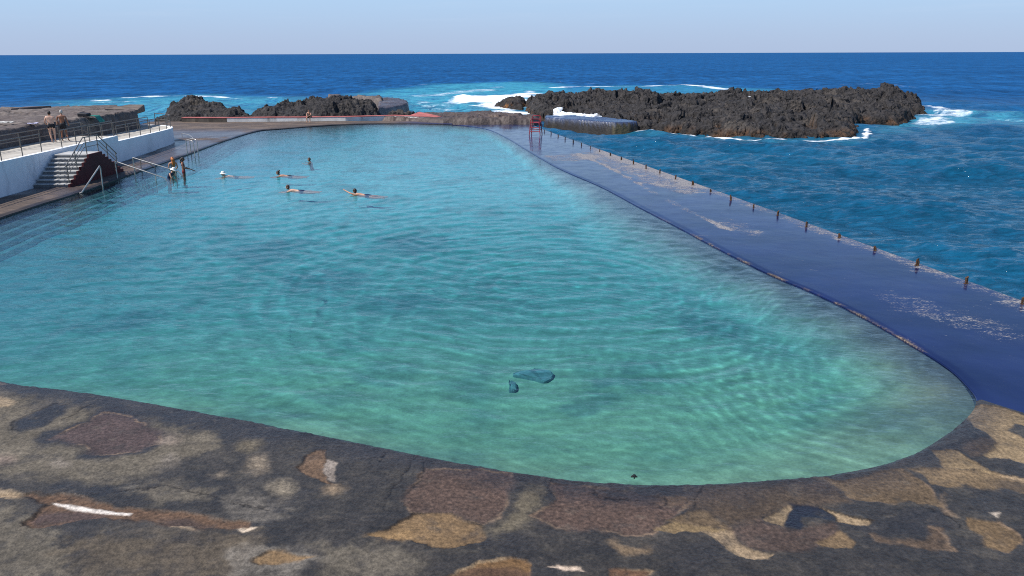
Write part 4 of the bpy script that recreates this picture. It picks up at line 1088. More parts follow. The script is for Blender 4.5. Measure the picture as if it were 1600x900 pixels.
for fl, (a, b_) in enumerate((RUN1, (RUN2[1], RUN2[0]))):
    pr = []; s = 1 if b_ > a else -1
    for k in range(NST):
        y0 = a + (b_ - a) * k / (NST - 1); z0 = 0.09 + rise * k if k else -0.05; z1 = 0.09 + rise * (k + 1)
        # riser, then a nosing that stands 25 mm proud
        pr += [(y0 + s * 0.02, z0, 1), (y0 + s * 0.02, z1 - 0.045, 0), (y0 - s * 0.005, z1 - 0.045, 0), (y0 - s * 0.005, z1, 0)]
    ymid = (RUN1[1] + RUN2[0]) / 2
    pr += [(ymid, 0.09 + rise * NST, 0), (ymid, -0.05, 0)]
    n_ = len(pr); x0, x1 = SX0, SX1 - 0.102
    me = bpy.data.meshes.new('flight')
    fs = [tuple(range(n_)), tuple(range(2 * n_ - 1, n_ - 1, -1))] + [(i, (i + 1) % n_, n_ + (i + 1) % n_, n_ + i) for i in range(n_)]
    me.from_pydata([(x0 - loc.x, y - loc.y, z - loc.z) for y, z, q in pr] + [(x1 - loc.x, y - loc.y, z - loc.z) for y, z, q in pr], [], fs)
    bm = bmesh.new(); bm.from_mesh(me); bmesh.ops.recalc_face_normals(bm, faces=bm.faces); bm.to_mesh(me); bm.free()
    o = link_mesh('flight', me, [M['step'], M['riser']], st_root)
    for i in range(n_):
        if pr[i][2] == 1: me.polygons[2 + i].material_index = 1
prof = [(RUN1[0], -0.05)]
for k in range(NST):
    y0 = RUN1[0] + (RUN1[1] - RUN1[0]) * k / (NST - 1)
    prof += [(y0 - 0.015, 0.09 + rise * k if k else -0.05), (y0 - 0.015, 0.09 + rise * (k + 1) + 0.002)]
rp = []
for k in range(NST):
    y0 = RUN2[1] + (RUN2[0] - RUN2[1]) * k / (NST - 1)
    rp += [(y0 + 0.015, 0.09 + rise * k if k else -0.05), (y0 + 0.015, 0.09 + rise * (k + 1) + 0.002)]
prof = prof[1:] + rp[::-1]
mb = MB(); m_ = len(prof)
v = [(SX1 - 0.10, y, z) for y, z in prof] + [(SX1, y, z) for y, z in prof]
mb.add(v, [tuple(range(m_)), tuple(range(2 * m_ - 1, m_ - 1, -1))] + [(i, (i + 1) % m_, m_ + (i + 1) % m_, m_ + i) for i in range(m_)])
sw = shift(mb, st_root).build('side_wall', M['red_paint'], st_root)
sw['label'] = 'dark red painted stepped side wall'

# ------------------------------------------------------------------ railings


def rail_thing(name, label, path, height, posts, mat='steel', mids=(0.5,), r=0.028, group=None, cat='railing', parent_z=None, post_r=0.026):
    """path: base polyline (world x,y,z). posts: path fractions by index along the dense polyline"""
    path = [Vector(p) for p in path]
    root = empty(name, path[0], label=label, cat=cat, group=group)
    up = Vector((0, 0, height))
    MB().tube(rel(root, [p + up for p in path]), r).build('top_rail', M[mat], root, smooth=True)
    for m in mids:
        MB().tube(rel(root, [p + up * m for p in path]), r * 0.72).build('middle_rail', M[mat], root, smooth=True)
    # posts along arc length
    L = [0]
    for a, b_ in zip(path, path[1:]): L.append(L[-1] + (b_ - a).length)
    for s in posts:
        s = s * L[-1]
        i = max(k for k in range(len(L)) if L[k] <= s + 1e-6); i = min(i, len(path) - 2)
        p = path[i].lerp(path[i + 1], (s - L[i]) / max(L[i + 1] - L[i], 1e-6))
        MB().tube(rel(root, [p + Vector((0, 0, -0.02)), p + Vector((0, 0, height - 0.01))]), post_r).build('post', M[mat], root, smooth=True)
    return root


def wall_pts(y0, y1, off, n=8, yshift=0):
    ln = offset_line(WLINE, off); i = np.where((WLINE[:, 0] > -25.9))[0]
    out = []
    for y in np.linspace(y0, y1, n):
        x = float(np.interp(y, ln[i, 1], ln[i, 0])); out.append((x, y, float(wz(np.array(y))) + 0.012))
    return out


rail_thing('railing', 'grey metal railing on the white wall, left of the staircase gap', wall_pts(22, 41.35, 0.14, 12), 0.92, np.linspace(0, 1, 12))
rail_thing('railing', 'short grey railing on the white wall right of the staircase landing', wall_pts(43.4, 49.75, 0.14, 6), 0.92, np.linspace(0, 1, 5))
endp = wall_pts(50.25, 60.0, 0.14, 8)
ln = offset_line(WLINE, 0.14); cur = [(p[0], p[1], float(wz(p[1])) + 0.012) for p in ln[(WLINE[:, 1] > 60.2)]][::3]
rail_thing('railing', 'grey railing curving round the far end of the walkway wall', endp + cur[:8], 0.90, [0, 0.13, 0.26, 0.39, 0.52, 0.64, 0.76, 0.88, 1.0])
inpath = [(-26.55, y, 1.665) for y in np.linspace(22, 47.2, 12)]
rail_thing('railing', 'inner railing along the dark stone block where the two men stand', inpath, 0.82, np.linspace(0, 1, 14))
inp2 = [(-26.5, 47.8, 1.665), (-26.45, 49.6, 1.66), (-26.5, 50.6, 1.32), (-26.75, 55, 1.27), (-27.0, 60, 1.21)]
rail_thing('railing', 'inner railing stepping down to the lower walkway beside the block with the dropped towel', inp2, 0.86, [0.0, 0.15, 0.24, 0.38, 0.52, 0.68, 0.84, 1.0])
# stair handrails
hx = SX1 - 0.16
pA = [(hx, RUN1[0] + 0.15, 0.26), (hx, RUN1[1] - 0.05, ZT), (hx, RUN2[0] + 0.05, ZT), (hx, RUN2[1] - 0.2, 0.26)]
rail_thing('stair_railing', 'tubular handrail running up one flight, over the landing and down the other', pA, 0.88, [0.02, 0.2, 0.42, 0.62, 0.8, 0.98], mids=(0.42, 0.68), r=0.027)

# rails into the water


def water_rail(name, label, top, posts, mat='bright_steel', r=0.032, group=None):
    root = empty(name, posts[0][0], label=label, cat='handrail', group=group)
    MB().tube(rel(root, top), r, 10).build('hand_bar', M[mat], root, smooth=True)
    for a, b_ in posts:
        MB().tube(rel(root, [a, b_]), r * 0.9, 8).build('post', M[mat], root, smooth=True)
    return root


b0 = atz(160, 289.5, 0.08); e0 = atz(128, 300.5, 0.05); e1 = atz(108, 309, -0.25)
t0 = b0 + Vector((0, 0, 0.98))
water_rail('handrail', 'bright handrail bending down into the water just below the red staircase wall', [t0 + Vector((0, 0.06, -0.1)), t0, t0 + (e0 - t0) * 0.25, e0, e1], [(b0 - Vector((0, 0, 0.3)), t0 + Vector((0, 0.06, -0.1)))], r=0.036)
b1 = atz(183.5, 278.5, 0.06); t1 = b1 + Vector((0, 0, 0.92)); e1 = atz(257, 278, 0.12)
pm1 = atz(236, 284, 0.0)
lab3 = 'nearer of the two sloping handrails leading bathers into the pool'
s_ = (pm1.x - t1.x) / (e1.x - t1.x); m1 = t1.lerp(e1, s_)
water_rail('handrail', lab3, [t1, t1.lerp(e1, 0.5), e1, e1 + Vector((0.25, 0, -0.35))], [(b1 - Vector((0, 0, 0.3)), t1), (Vector((m1.x, m1.y, -0.7)), m1)], group='sloping handrails at the pool steps')
b2 = b1 + Vector((0.25, 1.55, 0)); t2 = b2 + Vector((0, 0, 0.92)); e2 = e1 + Vector((0.15, 1.55, 0.12)); m2 = t2.lerp(e2, s_ + 0.12)
water_rail('handrail', 'farther of the two sloping handrails, ending beside the red haired bather', [t2, t2.lerp(e2, 0.5), e2, e2 + Vector((0.25, 0, -0.35))], [(b2 - Vector((0, 0, 0.4)), t2), (Vector((m2.x, m2.y, -0.7)), m2)], group='sloping handrails at the pool steps')
b3 = atz(220, 263, 0.07); t3 = aty(219.5, 247, b3.y); e3 = aty(242, 261, b3.y - 0.1)
water_rail('handrail', 'short dark sloping rail on the wet terrace between the stairs and the ladder', [t3, e3, e3 + Vector((0.02, 0, -0.12))], [(b3 - Vector((0, 0, 0.2)), t3)], mat='steel')
b4 = atz(283, 215.5, 0.1)
t4 = aty(284, 208, b4.y + 1.6); e4 = aty(302, 216, b4.y - 1.2)
water_rail('handrail', 'low thin rail at the foot of the white wall end, behind the pool ladder', [t4, aty(296, 211, b4.y + 0.3), e4, e4 - Vector((0, 0, 0.5))], [(Vector((t4.x, t4.y, 0.02)), t4)], mat='bright_steel', r=0.025)
# pool ladder
lad = empty('pool_ladder', atz(293, 242, 0.1), label='bright steel pool ladder with two looped side rails at the terrace edge', cat='ladder')
for nx, (xa_, ya_) in enumerate(((293, 241), (298.5, 238.5))):
    g0 = atz(xa_, ya_, 0.06); h0 = 0.98
    g1 = atz(xa_ + 11.5, ya_ + 2.5, 0.0)
    pts = [g0 + Vector((0, 0, -0.2)), g0 + Vector((0, 0, h0 - 0.12)), g0.lerp(g1, 0.12) + Vector((0, 0, h0 - 0.02)), g0.lerp(g1, 0.3) + Vector((0, 0, h0)), g0.lerp(g1, 0.7) + Vector((0, 0, h0)), g0.lerp(g1, 0.9) + Vector((0, 0, h0 - 0.03)), g1 + Vector((0, 0, h0 - 0.14)), g1 + Vector((0, 0, -1.0))]
    MB().tube(rel(lad, pts), 0.03, 10).build('side_rail', M['bright_steel'], lad, smooth=True)
ga, gb = atz(304.5, 243.5, 0), atz(310, 241, 0)
for k in range(3):
    z = -0.15 - 0.25 * k
    MB().tube(rel(lad, [Vector((ga.x, ga.y, z)), Vector((gb.x, gb.y, z))]), 0.025, 8).build('rung', M['bright_steel'], lad, smooth=True)

# ------------------------------------------------------------------ kerb
kp = [Vector(atz(a, b_, 0.1)) for a, b_ in ((284, 190.5), (355, 190.7), (420, 190), (480, 189.5), (540, 189), (616, 187), (650, 188), (684, 189.2))]
kr = empty('kerb', kp[0], label='long low kerb with faded red top and worn white face along the far terrace', cat='kerb')


def strip(pts, w, z0, z1, grow=0.0):
    mb = MB(); v = []; f_ = []
    for i, p in enumerate(pts):
        a = pts[max(i - 1, 0)]; c = pts[min(i + 1, len(pts) - 1)]
        t = (c - a); t.z = 0; t.normalize(); nn = Vector((-t.y, t.x, 0))
        q0 = p - nn * grow; q1 = p + nn * (w + grow)
        v += [(q0.x, q0.y, z0), (q0.x, q0.y, z1), (q1.x, q1.y, z1), (q1.x, q1.y, z0)]
        if i:
            k = 4 * i
            for j in range(4): f_.append((k - 4 + j, k - 4 + (j + 1) % 4, k + (j + 1) % 4, k + j))
    f_ += [(3, 2, 1, 0), tuple(len(v) - 4 + k for k in range(4))]
    return mb.add(v, f_)


shift(strip(kp[1:], 0.9, -0.05, 0.47), kr).build('kerb_face', M['kerb_white'], kr)
dkp = [kp[0], kp[1] - (kp[1] - kp[0]).normalized() * 0.01]
shift(strip(dkp, 0.9, -0.05, 0.46), kr).build('kerb_face', M['kerb_grey'], kr)
shift(strip(kp, 0.9, 0.472, 0.52, 0.02), kr).build('kerb_top', M['kerb_red'], kr)
ke = kp[-1]
mb = MB(); mb.prism([(kp[-3].x + 1.6, kp[-3].y + 0.3), (ke.x, ke.y + 0.02), (ke.x + 0.1, ke.y + 1.0), (kp[-3].x + 2.2, kp[-3].y + 3.2)], 0.42, [0.53, 0.48, 0.52, 0.66])
shift(mb, kr).build('kerb_ramp', M['kerb_red'], kr)

# ------------------------------------------------------------------ red lifeguard chair
cbase = atz(837, 210.5, 0.03)
ch = empty('lifeguard_chair', cbase, math.radians(-12), label='red metal lifeguard chair standing in shallow water at the far corner of the walkway', cat='chair')
W2, D2, SH, TH = 0.36, 0.38, 0.98, 1.52


def tb(name, pts, r=0.035, parent=ch, mat='chair_red'): return MB().tube(pts, r, 8).build(name, M[mat], parent, smooth=True)


fy, by = -D2, D2
for sx in (-1, 1):
    tb('leg', [(sx * (W2 + 0.10), fy - 0.10, -0.03), (sx * W2, fy, SH)], 0.036)
    tb('leg', [(sx * (W2 + 0.10), by + 0.10, -0.03), (sx * W2, by, SH)], 0.036)
    tb('armrest', [(sx * W2, fy + 0.02, SH), (sx * W2, fy + 0.02, SH + 0.24), (sx * W2, fy + 0.08, SH + 0.29), (sx * W2, by - 0.02, SH + 0.29)], 0.032)
    tb('side_brace', [(sx * (W2 + 0.05), fy - 0.05, 0.45), (sx * (W2 + 0.05), by + 0.05, 0.45)], 0.026)
tb('back_frame', [(-W2, by, SH), (-W2, by + 0.03, TH - 0.1), (-W2 + 0.08, by + 0.04, TH), (W2 - 0.08, by + 0.04, TH), (W2, by + 0.03, TH - 0.1), (W2, by, SH)], 0.036)
tb('back_slat', [(-W2, by + 0.02, SH + 0.26), (W2, by + 0.02, SH + 0.26)], 0.03)
for k in range(2):
    z = 0.30 + 0.32 * k; w = W2 + 0.10 * (1 - z / SH)
    tb('rung', [(-w, fy - 0.10 * (1 - z / SH), z), (w, fy - 0.10 * (1 - z / SH), z)], 0.03)
tb('back_brace', [(-W2 - 0.06, by + 0.06, 0.4), (W2 + 0.06, by + 0.06, 0.4)], 0.026)
mb = MB()
for k in range(5): mb.box((-W2 - 0.02, fy + k * 0.16, SH), (W2 + 0.02, fy + k * 0.16 + 0.13, SH + 0.05))
mb.box((-W2, fy, SH - 0.05), (-W2 + 0.05, by, SH)); mb.box((W2 - 0.05, fy, SH - 0.05), (W2, by, SH))
mb.build('seat', M['chair_red'], ch, bevel=0.008, seg=1)

# ------------------------------------------------------------------ rusty post stumps
spx = [(851, 206.5), (861, 209.5), (872, 213.5), (883, 218.5), (895.5, 223), (908.5, 227.5), (922.5, 232.5), (937, 237.5), (953.5, 243.5), (970.5, 250), (989.5, 257), (1009.5, 264), (1031, 271), (1055.5, 280), (1082, 289.5), (1110, 300), (1141.5, 313), (1177.5, 325), (1215, 337), (1260, 354.5), (1311, 371.5), (1366.5, 391.5), (1432, 415), (1509.5, 443), (1597, 475)]


def make_stump(h, broken, seed):
    rs = random.Random(seed)
    mb = MB(); s = 0.028
    top = [h + rs.uniform(-0.05, 0.03) for _ in range(4)]
    mb.prism([(-s, -s), (s, -s), (s, s), (-s, s)], [-0.05] * 4, top)
    if broken:
        mb.prism([(s * 0.4, -s * 1.3), (s * 1.9, -s * 1.3), (s * 1.9, s * 0.6), (s * 0.4, s * 0.6)], [-0.05] * 4, [h * 0.75, h * 0.6, h * 0.7, h * 0.8])
    mb.box((-0.055, -0.05, -0.04), (0.055, 0.05, 0.006))
    bm_o = mb.build('post_stump', M['rust'], None, bevel=0.006, seg=1)
    return bm_o


protos = [make_stump(0.22, False, 1), make_stump(0.26, True, 2), make_stump(0.20, True, 3), make_stump(0.24, False, 4)]
for i, (a, b_) in enumerate(spx):
    o = protos[i] if i < 4 else protos[(i * 7 + i // 3) % 4].copy()
    if i >= 4: COL.objects.link(o)
    o.location = atz(a, b_, 0.035)
    o.rotation_euler = (random.uniform(-0.08, 0.08), random.uniform(-0.08, 0.08), random.uniform(-0.5, 0.5))
    sc_ = random.uniform(0.9, 1.15); o.scale = (sc_ * random.uniform(0.9, 1.2), sc_, sc_ * (1.05 if b_ < 300 else 0.85))
    tag(o, 'short rusty iron post stump along the sea edge of the blue walkway', 'post stump', 'rusty post stumps along the walkway edge')

# ------------------------------------------------------------------ sunken slabs, seaweed
def blob_slab(name, px, zc, th, label):
    pts = polyz(px, zc); c = pts.mean(0)
    root_pts = catmull([tuple(p - c) for p in pts], 4, True)
    mb = MB(); mb.prism([tuple(p) for p in root_pts], -th, [0.02 * math.sin(i * 1.7) for i in range(len(root_pts))])
    o = mb.build(name, M['slab'], None, bevel=0.03)
    o.location = (c[0], c[1], zc)
    return tag(o, label, 'slab')


blob_slab('sunken_slab', [(801, 585), (812, 580), (825, 580), (835, 576), (855, 578), (865, 584), (860, 592), (850, 596), (835, 592), (815, 588)], -0.76, 0.35, 'larger dark slab lying on the pool bed under the clear green water')
blob_slab('sunken_slab', [(795, 595), (803, 596), (807, 601), (806, 609), (795, 609), (797, 602)], -0.77, 0.3, 'smaller dark slab on the pool bed, just left of the larger one')
lf = atz(991, 745, 0.012)
mb = MB(); mb.tube([(-0.05, 0.0, 0), (0, 0.015, 0.012), (0.05, -0.01, 0.0)], [0.012, 0.03, 0.008], 7).tube([(-0.01, -0.06, 0), (0.01, 0.01, 0.01), (0.03, 0.06, 0)], [0.008, 0.022, 0.008], 7)
o = mb.build('seaweed', M['leaf'], None, smooth=True); o.location = lf
tag(o, 'tiny black scrap of seaweed floating near the near edge of the pool', 'seaweed')

# ------------------------------------------------------------------ cascade and surf on the islet


def foam_sheet(name, px, Z, label_kind, seed, th=0.25):
    pts = [aty(a, b_, Y) for a, b_, Y in px]
    lo = [min(p[i] for p in pts) for i in range(3)]; hi = [max(p[i] for p in pts) for i in range(3)]
    poly = [(p.x, p.y) for p in pts]
    x, y = np.meshgrid(np.arange(lo[0] - .2, hi[0] + .2, 0.07), np.arange(lo[1] - .2, hi[1] + .2, 0.09))
    d = sdf(np.array(poly), x, y) + 0.25 * fbm(x * 1.2, y * 1.2, 4, seed)
    w = 0; z = 0
    for p in pts:
        ww = 1 / ((x - p.x) ** 2 + (y - p.y) ** 2 + 0.05) ** 1.5; w = w + ww; z = z + ww * p.z
    z = Z + z / w + th * sstep(0, 0.5, d) * (0.5 + 0.9 * fbm(x * 1.5, y * 1.5, 4, seed + 2)) - 0.15 * sstep(0.1, -0.1, d)
    keep = (d[:-1, :-1] > -0.02) & (d[1:, 1:] > -0.02)
    return tag(grid_mesh(name, x, y, z, M['foam'], keep=keep), kind='stuff')


foam_sheet('white_water', [(864, 178.5, 86), (866, 170, 89.5), (879, 166.5, 90), (880, 168, 90), (874, 178, 86.5)], 0, None, 3, 0.3)
foam_sheet('white_water', [(864, 180, 86), (880, 175, 87.5), (905, 178, 85), (940, 180.5, 82), (930, 184, 80), (885, 184, 81.5), (868, 183, 83)], 0, None, 6, 0.25)
foam_sheet('white_water', [(1156, 149.5, 106), (1165, 146.5, 109), (1193, 145.5, 109), (1197, 146.5, 107), (1185, 151.5, 104), (1170, 152, 104)], -0.35, None, 9, 0.1)

# ------------------------------------------------------------------ people
def skin_mesh(verts, edges, radii, subd=1):
    me = bpy.data.meshes.new('tmp'); me.from_pydata([tuple(v) for v in verts], edges, [])
    ob = bpy.data.objects.new('tmp', me); COL.objects.link(ob)
    ob.modifiers.new('s', 'SKIN')
    if not me.skin_vertices: raise RuntimeError('no skin layer')
    for i, r in enumerate(radii):
        sv = me.skin_vertices[0].data[i]; sv.radius = (r, r) if not hasattr(r, '__len__') else r; sv.use_root = (i == 0)
    s = ob.modifiers.new('d', 'SUBSURF'); s.levels = s.render_levels = subd
    dg = bpy.context.evaluated_depsgraph_get(); dg.update()
    out = bpy.data.meshes.new_from_object(ob.evaluated_get(dg))
    bpy.data.objects.remove(ob); bpy.data.meshes.remove(me)
    return out


def V(*a): return Vector(a)


def add_head(bm, M4, long_hair=False):
    """a head with brow, nose, chin and ears merged into the body mesh; M4 places it (origin at head centre, +Y the face)"""
    hb = bmesh.new(); bmesh.ops.create_icosphere(hb, subdivisions=3, radius=1.0)
    for v in hb.verts:
        x, y, z = v.co
        X, Y, Z = x * 0.075, y * 0.095, z * 0.118
        if z < -0.1: X *= 1 - 0.28 * (-z - 0.1); Y = Y * (1 - 0.12 * (-z)) + (0.012 * (-z) if y > 0 else 0.03 * (-z - 0.1))
        if y > 0.75 and abs(x) < 0.26:
            if -0.32 < z < 0.12: Y += 0.020 * (1 - abs(x) / 0.26) * (1 - (z + 0.32) / 0.5)
            if -0.62 < z < -0.42: Y += 0.006
        if y > 0.6 and 0.2 < abs(x) < 0.55 and -0.05 < z < 0.18: Y -= 0.009
        v.co = (X, Y, Z)
    for s in (-1, 1):
        eb = bmesh.ops.create_icosphere(hb, subdivisions=2, radius=1.0)['verts']
        for v in eb: v.co = (s * 0.077 + v.co.x * 0.010, -0.005 + v.co.y * 0.018, -0.005 + v.co.z * 0.03)
    tmp = bpy.data.meshes.new('h'); hb.to_mesh(tmp); hb.free()
    k = len(bm.verts)
    tmp.transform(M4); bm.from_mesh(tmp); bpy.data.meshes.remove(tmp)


def shell(body, name, fn, mat, off, parent, smooth=True):
    """clothing / hair: the part of the body's surface where fn(co) holds, lifted off and given an edge"""
    bm = bmesh.new(); bm.from_mesh(body.data)
    kill = [f for f in bm.faces if not fn(f.calc_center_median())]
    bmesh.ops.delete(bm, geom=kill, context='FACES')
    if not bm.faces: bm.free(); return None
    seen = set(); best = []
    for f0 in bm.faces:
        if f0 in seen: continue
        st = [f0]; isl_ = []; seen.add(f0)
        while st:
            q = st.pop(); isl_.append(q)
            for e in q.edges:
                for g_ in e.link_faces:
                    if g_ not in seen: seen.add(g_); st.append(g_)
        if sum(q.calc_area() for q in isl_) > sum(q.calc_area() for q in best): best = isl_
    best = set(best)
    bmesh.ops.delete(bm, geom=[f for f in bm.faces if f not in best], context='FACES')
    bm.normal_update()
    vs = list(bm.verts); ns = [v.normal.copy() for v in vs]
    for v, n_ in zip(vs, ns): v.co += n_ * off
    ed = [e for e in bm.edges if e.is_boundary]
    r = bmesh.ops.extrude_edge_only(bm, edges=ed)
    nv = [g for g in r['geom'] if isinstance(g, bmesh.types.BMVert)]
    for v in nv:
        n_ = min(zip(vs, ns), key=lambda q: (q[0].co - v.co).length_squared)[1]
        v.co -= n_ * off * 1.3
    me = bpy.data.meshes.new(name); bm.to_mesh(me); bm.free()
    return link_mesh(name, me, mat, parent, smooth)


def person(loc, rz, J, skin, label, group, head=None, female=False, fingers=True):
    """J: joint dict in the person's own frame (feet at z 0, facing +Y)"""
    vs = []; ed = []; rd = []
    def add(p, r, par=None):
        vs.append(Vector(p)); rd.append(r)
        if par is not None: ed.append((par, len(vs) - 1))
        return len(vs) - 1
    b = J.get('bulk', 1.0); sw_ = 0.9 if female else 1.0
    pel = add(J['pelvis'], (0.145 * b, 0.105 * b))
    wai = add(J['waist'], ((0.118 if female else 0.135) * b, 0.092 * b), pel)
    che = add(J['chest'], (0.148 * b * sw_, 0.108 * b), wai)
    nek = add(J['neck'], (0.06, 0.058), che)
    hd = add(J['head0'], (0.056, 0.056), nek)
    for s in 'LR':
        sh = add(J['sho' + s], 0.062 * (0.5 + b / 2) * sw_, che); el = add(J['elb' + s], 0.041 * sw_, sh); wr = add(J['wri' + s], 0.028, el)
        d = (Vector(J['wri' + s]) - Vector(J['elb' + s])).normalized()
        side = d.cross(Vector((0, 0, 1)) if abs(d.z) < 0.9 else Vector((1, 0, 0))).normalized()
        nrm = d.cross(side).normalized()
        pa = add(Vector(J['wri' + s]) + d * 0.07, (0.030, 0.020), wr)
        if fingers:
            base = Vector(J['wri' + s]) + d * 0.085
            for q, ln_ in zip((-1.5, -0.5, 0.5, 1.5), (0.062, 0.075, 0.08, 0.068)):
                f1 = add(base + side * q * 0.019, 0.0085, pa)
                f2 = add(base + side * q * 0.021 + d * ln_ * 0.55 - nrm * 0.006, 0.008, f1)
                add(base + side * q * 0.021 + d * ln_ - nrm * 0.022, 0.0065, f2)
            f1 = add(Vector(J['wri' + s]) + d * 0.045 + side * 0.038, 0.010, wr)
            add(Vector(J['wri' + s]) + d * 0.085 + side * 0.055 - nrm * 0.012, 0.008, f1)
        hp = add(J['hip' + s], 0.088 * b, pel); kn = add(J['kne' + s], 0.056, hp)
        cf_ = add(Vector(J['kne' + s]).lerp(Vector(J['ank' + s]), 0.35), 0.055, kn)
        an = add(J['ank' + s], 0.034, cf_); add(J['toe' + s], (0.040, 0.024), an)
    me = skin_mesh(vs, ed, rd, 1)
    bm = bmesh.new(); bm.from_mesh(me); bpy.data.meshes.remove(me)
    hm = head if head is not None else Matrix.Translation(Vector(J['head0']) + V(0, 0.025, 0.085))
    bmesh.ops.delete(bm, geom=[v for v in bm.verts if not v.link_faces], context='VERTS')
    add_head(bm, hm)
    mb_ = bpy.data.meshes.new('person'); bm.to_mesh(mb_); bm.free()
    root = empty('person', loc, rz, label=label, cat='person', group=group)
    body = link_mesh('body', mb_, M[skin], root, True)
    # eyes and mouth
    for s in (-1, 1): MB().add([hm @ V(s * 0.03 + 0.010 * math.cos(k), 0.088 + 0.002 * (k % 2), 0.008 + 0.006 * math.sin(k)) for k in range(6)] + [hm @ V(s * 0.03, 0.093, 0.008)], [(k, (k + 1) % 6, 6) for k in range(6)]).build('eye', M['eye'], root)
    m_ = MB(); m_.add([hm @ V(0.024 * math.cos(k * 0.785), 0.094 - 0.01 * abs(math.cos(k * 0.785)), -0.062 + 0.007 * math.sin(k * 0.785)) for k in range(8)] + [hm @ V(0, 0.099, -0.062)], [(k, (k + 1) % 8, 8) for k in range(8)])
    m_.build('mouth', M['lip'], root)
    return root, body, hm


def hair_cap(root, body, hm, mat, low=-0.02, front=0.055, off=0.012):
    hi = hm.inverted()
    def fn(c):
        q = hi @ c
        return abs(q.x) < 0.082 and -0.13 < q.y < 0.12 and (q.z > low + 0.9 * max(0, q.y) or (q.y < -0.02 and q.z > low - 0.05)) and q.z > -0.09 and not (q.y > front and q.z < 0.06) and not (abs(q.x) > 0.07 and q.z < 0.03 and q.y > -0.03)
    return shell(body, 'hair', fn, M[mat], off, root)


def stand(h=1.75, arms=None, **kw):
    k = h / 1.75
    J = dict(pelvis=(0, 0, .96), waist=(0, .01, 1.12), chest=(0, 0, 1.34), neck=(0, -.01, 1.49), head0=(0, .01, 1.56),
             shoL=(-.19, -.01, 1.42), elbL=(-.25, -.03, 1.13), wriL=(-.26, .05, .88), shoR=(.19, -.01, 1.42), elbR=(.25, -.03, 1.13), wriR=(.26, .05, .88),
             hipL=(-.095, 0, .88), kneL=(-.11, .02, .49), ankL=(-.12, -.03, .08), toeL=(-.14, .14, .03), hipR=(.095, 0, .88), kneR=(.11, .02, .49), ankR=(.12, -.03, .08), toeR=(.14, .14, .03))
    for a, b_ in kw.items(): J[a] = b_
    out = {}
    for a, b_ in J.items(): out[a] = tuple(x * k for x in b_) if hasattr(b_, '__len__') else b_
    return out


WALK = 1.675
f1 = atz(84, 222.5, WALK); f2 = atz(102, 221.0, WALK)
# heavy man leaning on the inner rail, back to the camera
J = stand(1.76, bulk=1.2, elbL=(-.30, .05, 1.16), wriL=(-.26, .30, 1.02), elbR=(.30, .03, 1.15), wriR=(.27, .28, 1.02), neck=(0, .03, 1.49), head0=(-.01, .055, 1.555), chest=(0, .02, 1.34), hipL=(-.11, 0, .88), hipR=(.11, 0, .88), kneL=(-.10, .02, .49), ankL=(-.06, -.03, .08), toeL=(-.09, .14, .03), ankR=(.10, -.03, .08), toeR=(.13, .14, .03))
r1, bd, hm = person(f1, math.radians(24), J, 'skin_pale', 'heavy pale man in black trunks with his back turned, at the railing', 'bathers')
hair_cap(r1, bd, hm, 'hair_dark', -0.03)
shell(bd, 'trunks', lambda c: 0.82 < c.z < 1.06 and abs(c.x) < 0.235, M['black_cloth'], 0.010, r1)
J = stand(1.78, bulk=1.0, elbL=(-.27, -.02, 1.15), wriL=(-.22, .16, .93), elbR=(.27, .0, 1.14), wriR=(.24, .2, .95), neck=(0, .01, 1.49), head0=(.0, .04, 1.555), kneR=(.12, .06, .49), ankR=(.22, -.12, .10), toeR=(.24, .04, .03))
r2, bd, hm = person(f2, math.radians(12), J, 'skin_tan', 'tanned man with short grey hair and black shorts at the railing', 'bathers')
hair_cap(r2, bd, hm, 'hair_grey', -0.03)
shell(bd, 'shorts', lambda c: 0.66 < c.z < 1.08 and abs(c.x) < 0.21, M['black_cloth'], 0.016, r2)

# red haired woman standing in the water by the rails
WB = -0.88
J = stand(1.68, bulk=0.92, elbL=(-.26, .03, 1.14), wriL=(-.18, .22, 1.0), elbR=(.25, .02, 1.14), wriR=(.2, .22, 1.02))
p3 = atz(266, 271, 0); p3.y += 0.5
r3, bd, hm = person((p3.x, p3.y, -0.83), math.radians(35), J, 'skin_mid', 'woman with long orange red hair standing waist deep beside the handrails', 'bathers', female=True)
hair_cap(r3, bd, hm, 'hair_red', -0.05)
mb = MB()
mb.tube([hm @ V(0, -0.06, 0.07), hm @ V(0.005, -0.115, -0.02), hm @ V(0.02, -0.125, -0.16), hm @ V(0.03, -0.12, -0.30), hm @ V(0.035, -0.10, -0.42)], [0.06, 0.088, 0.095, 0.085, 0.03], 10)
mb.build('long_hair', M['hair_red'], r3, smooth=True)
shell(bd, 'bikini_bottom', lambda c: 0.82 < c.z < 0.98 and abs(c.x) < 0.2, M['black_cloth'], 0.010, r3)
shell(bd, 'bikini_top', lambda c: 1.20 < c.z < 1.30 and abs(c.x) < 0.19, M['grey_cloth'], 0.010, r3)
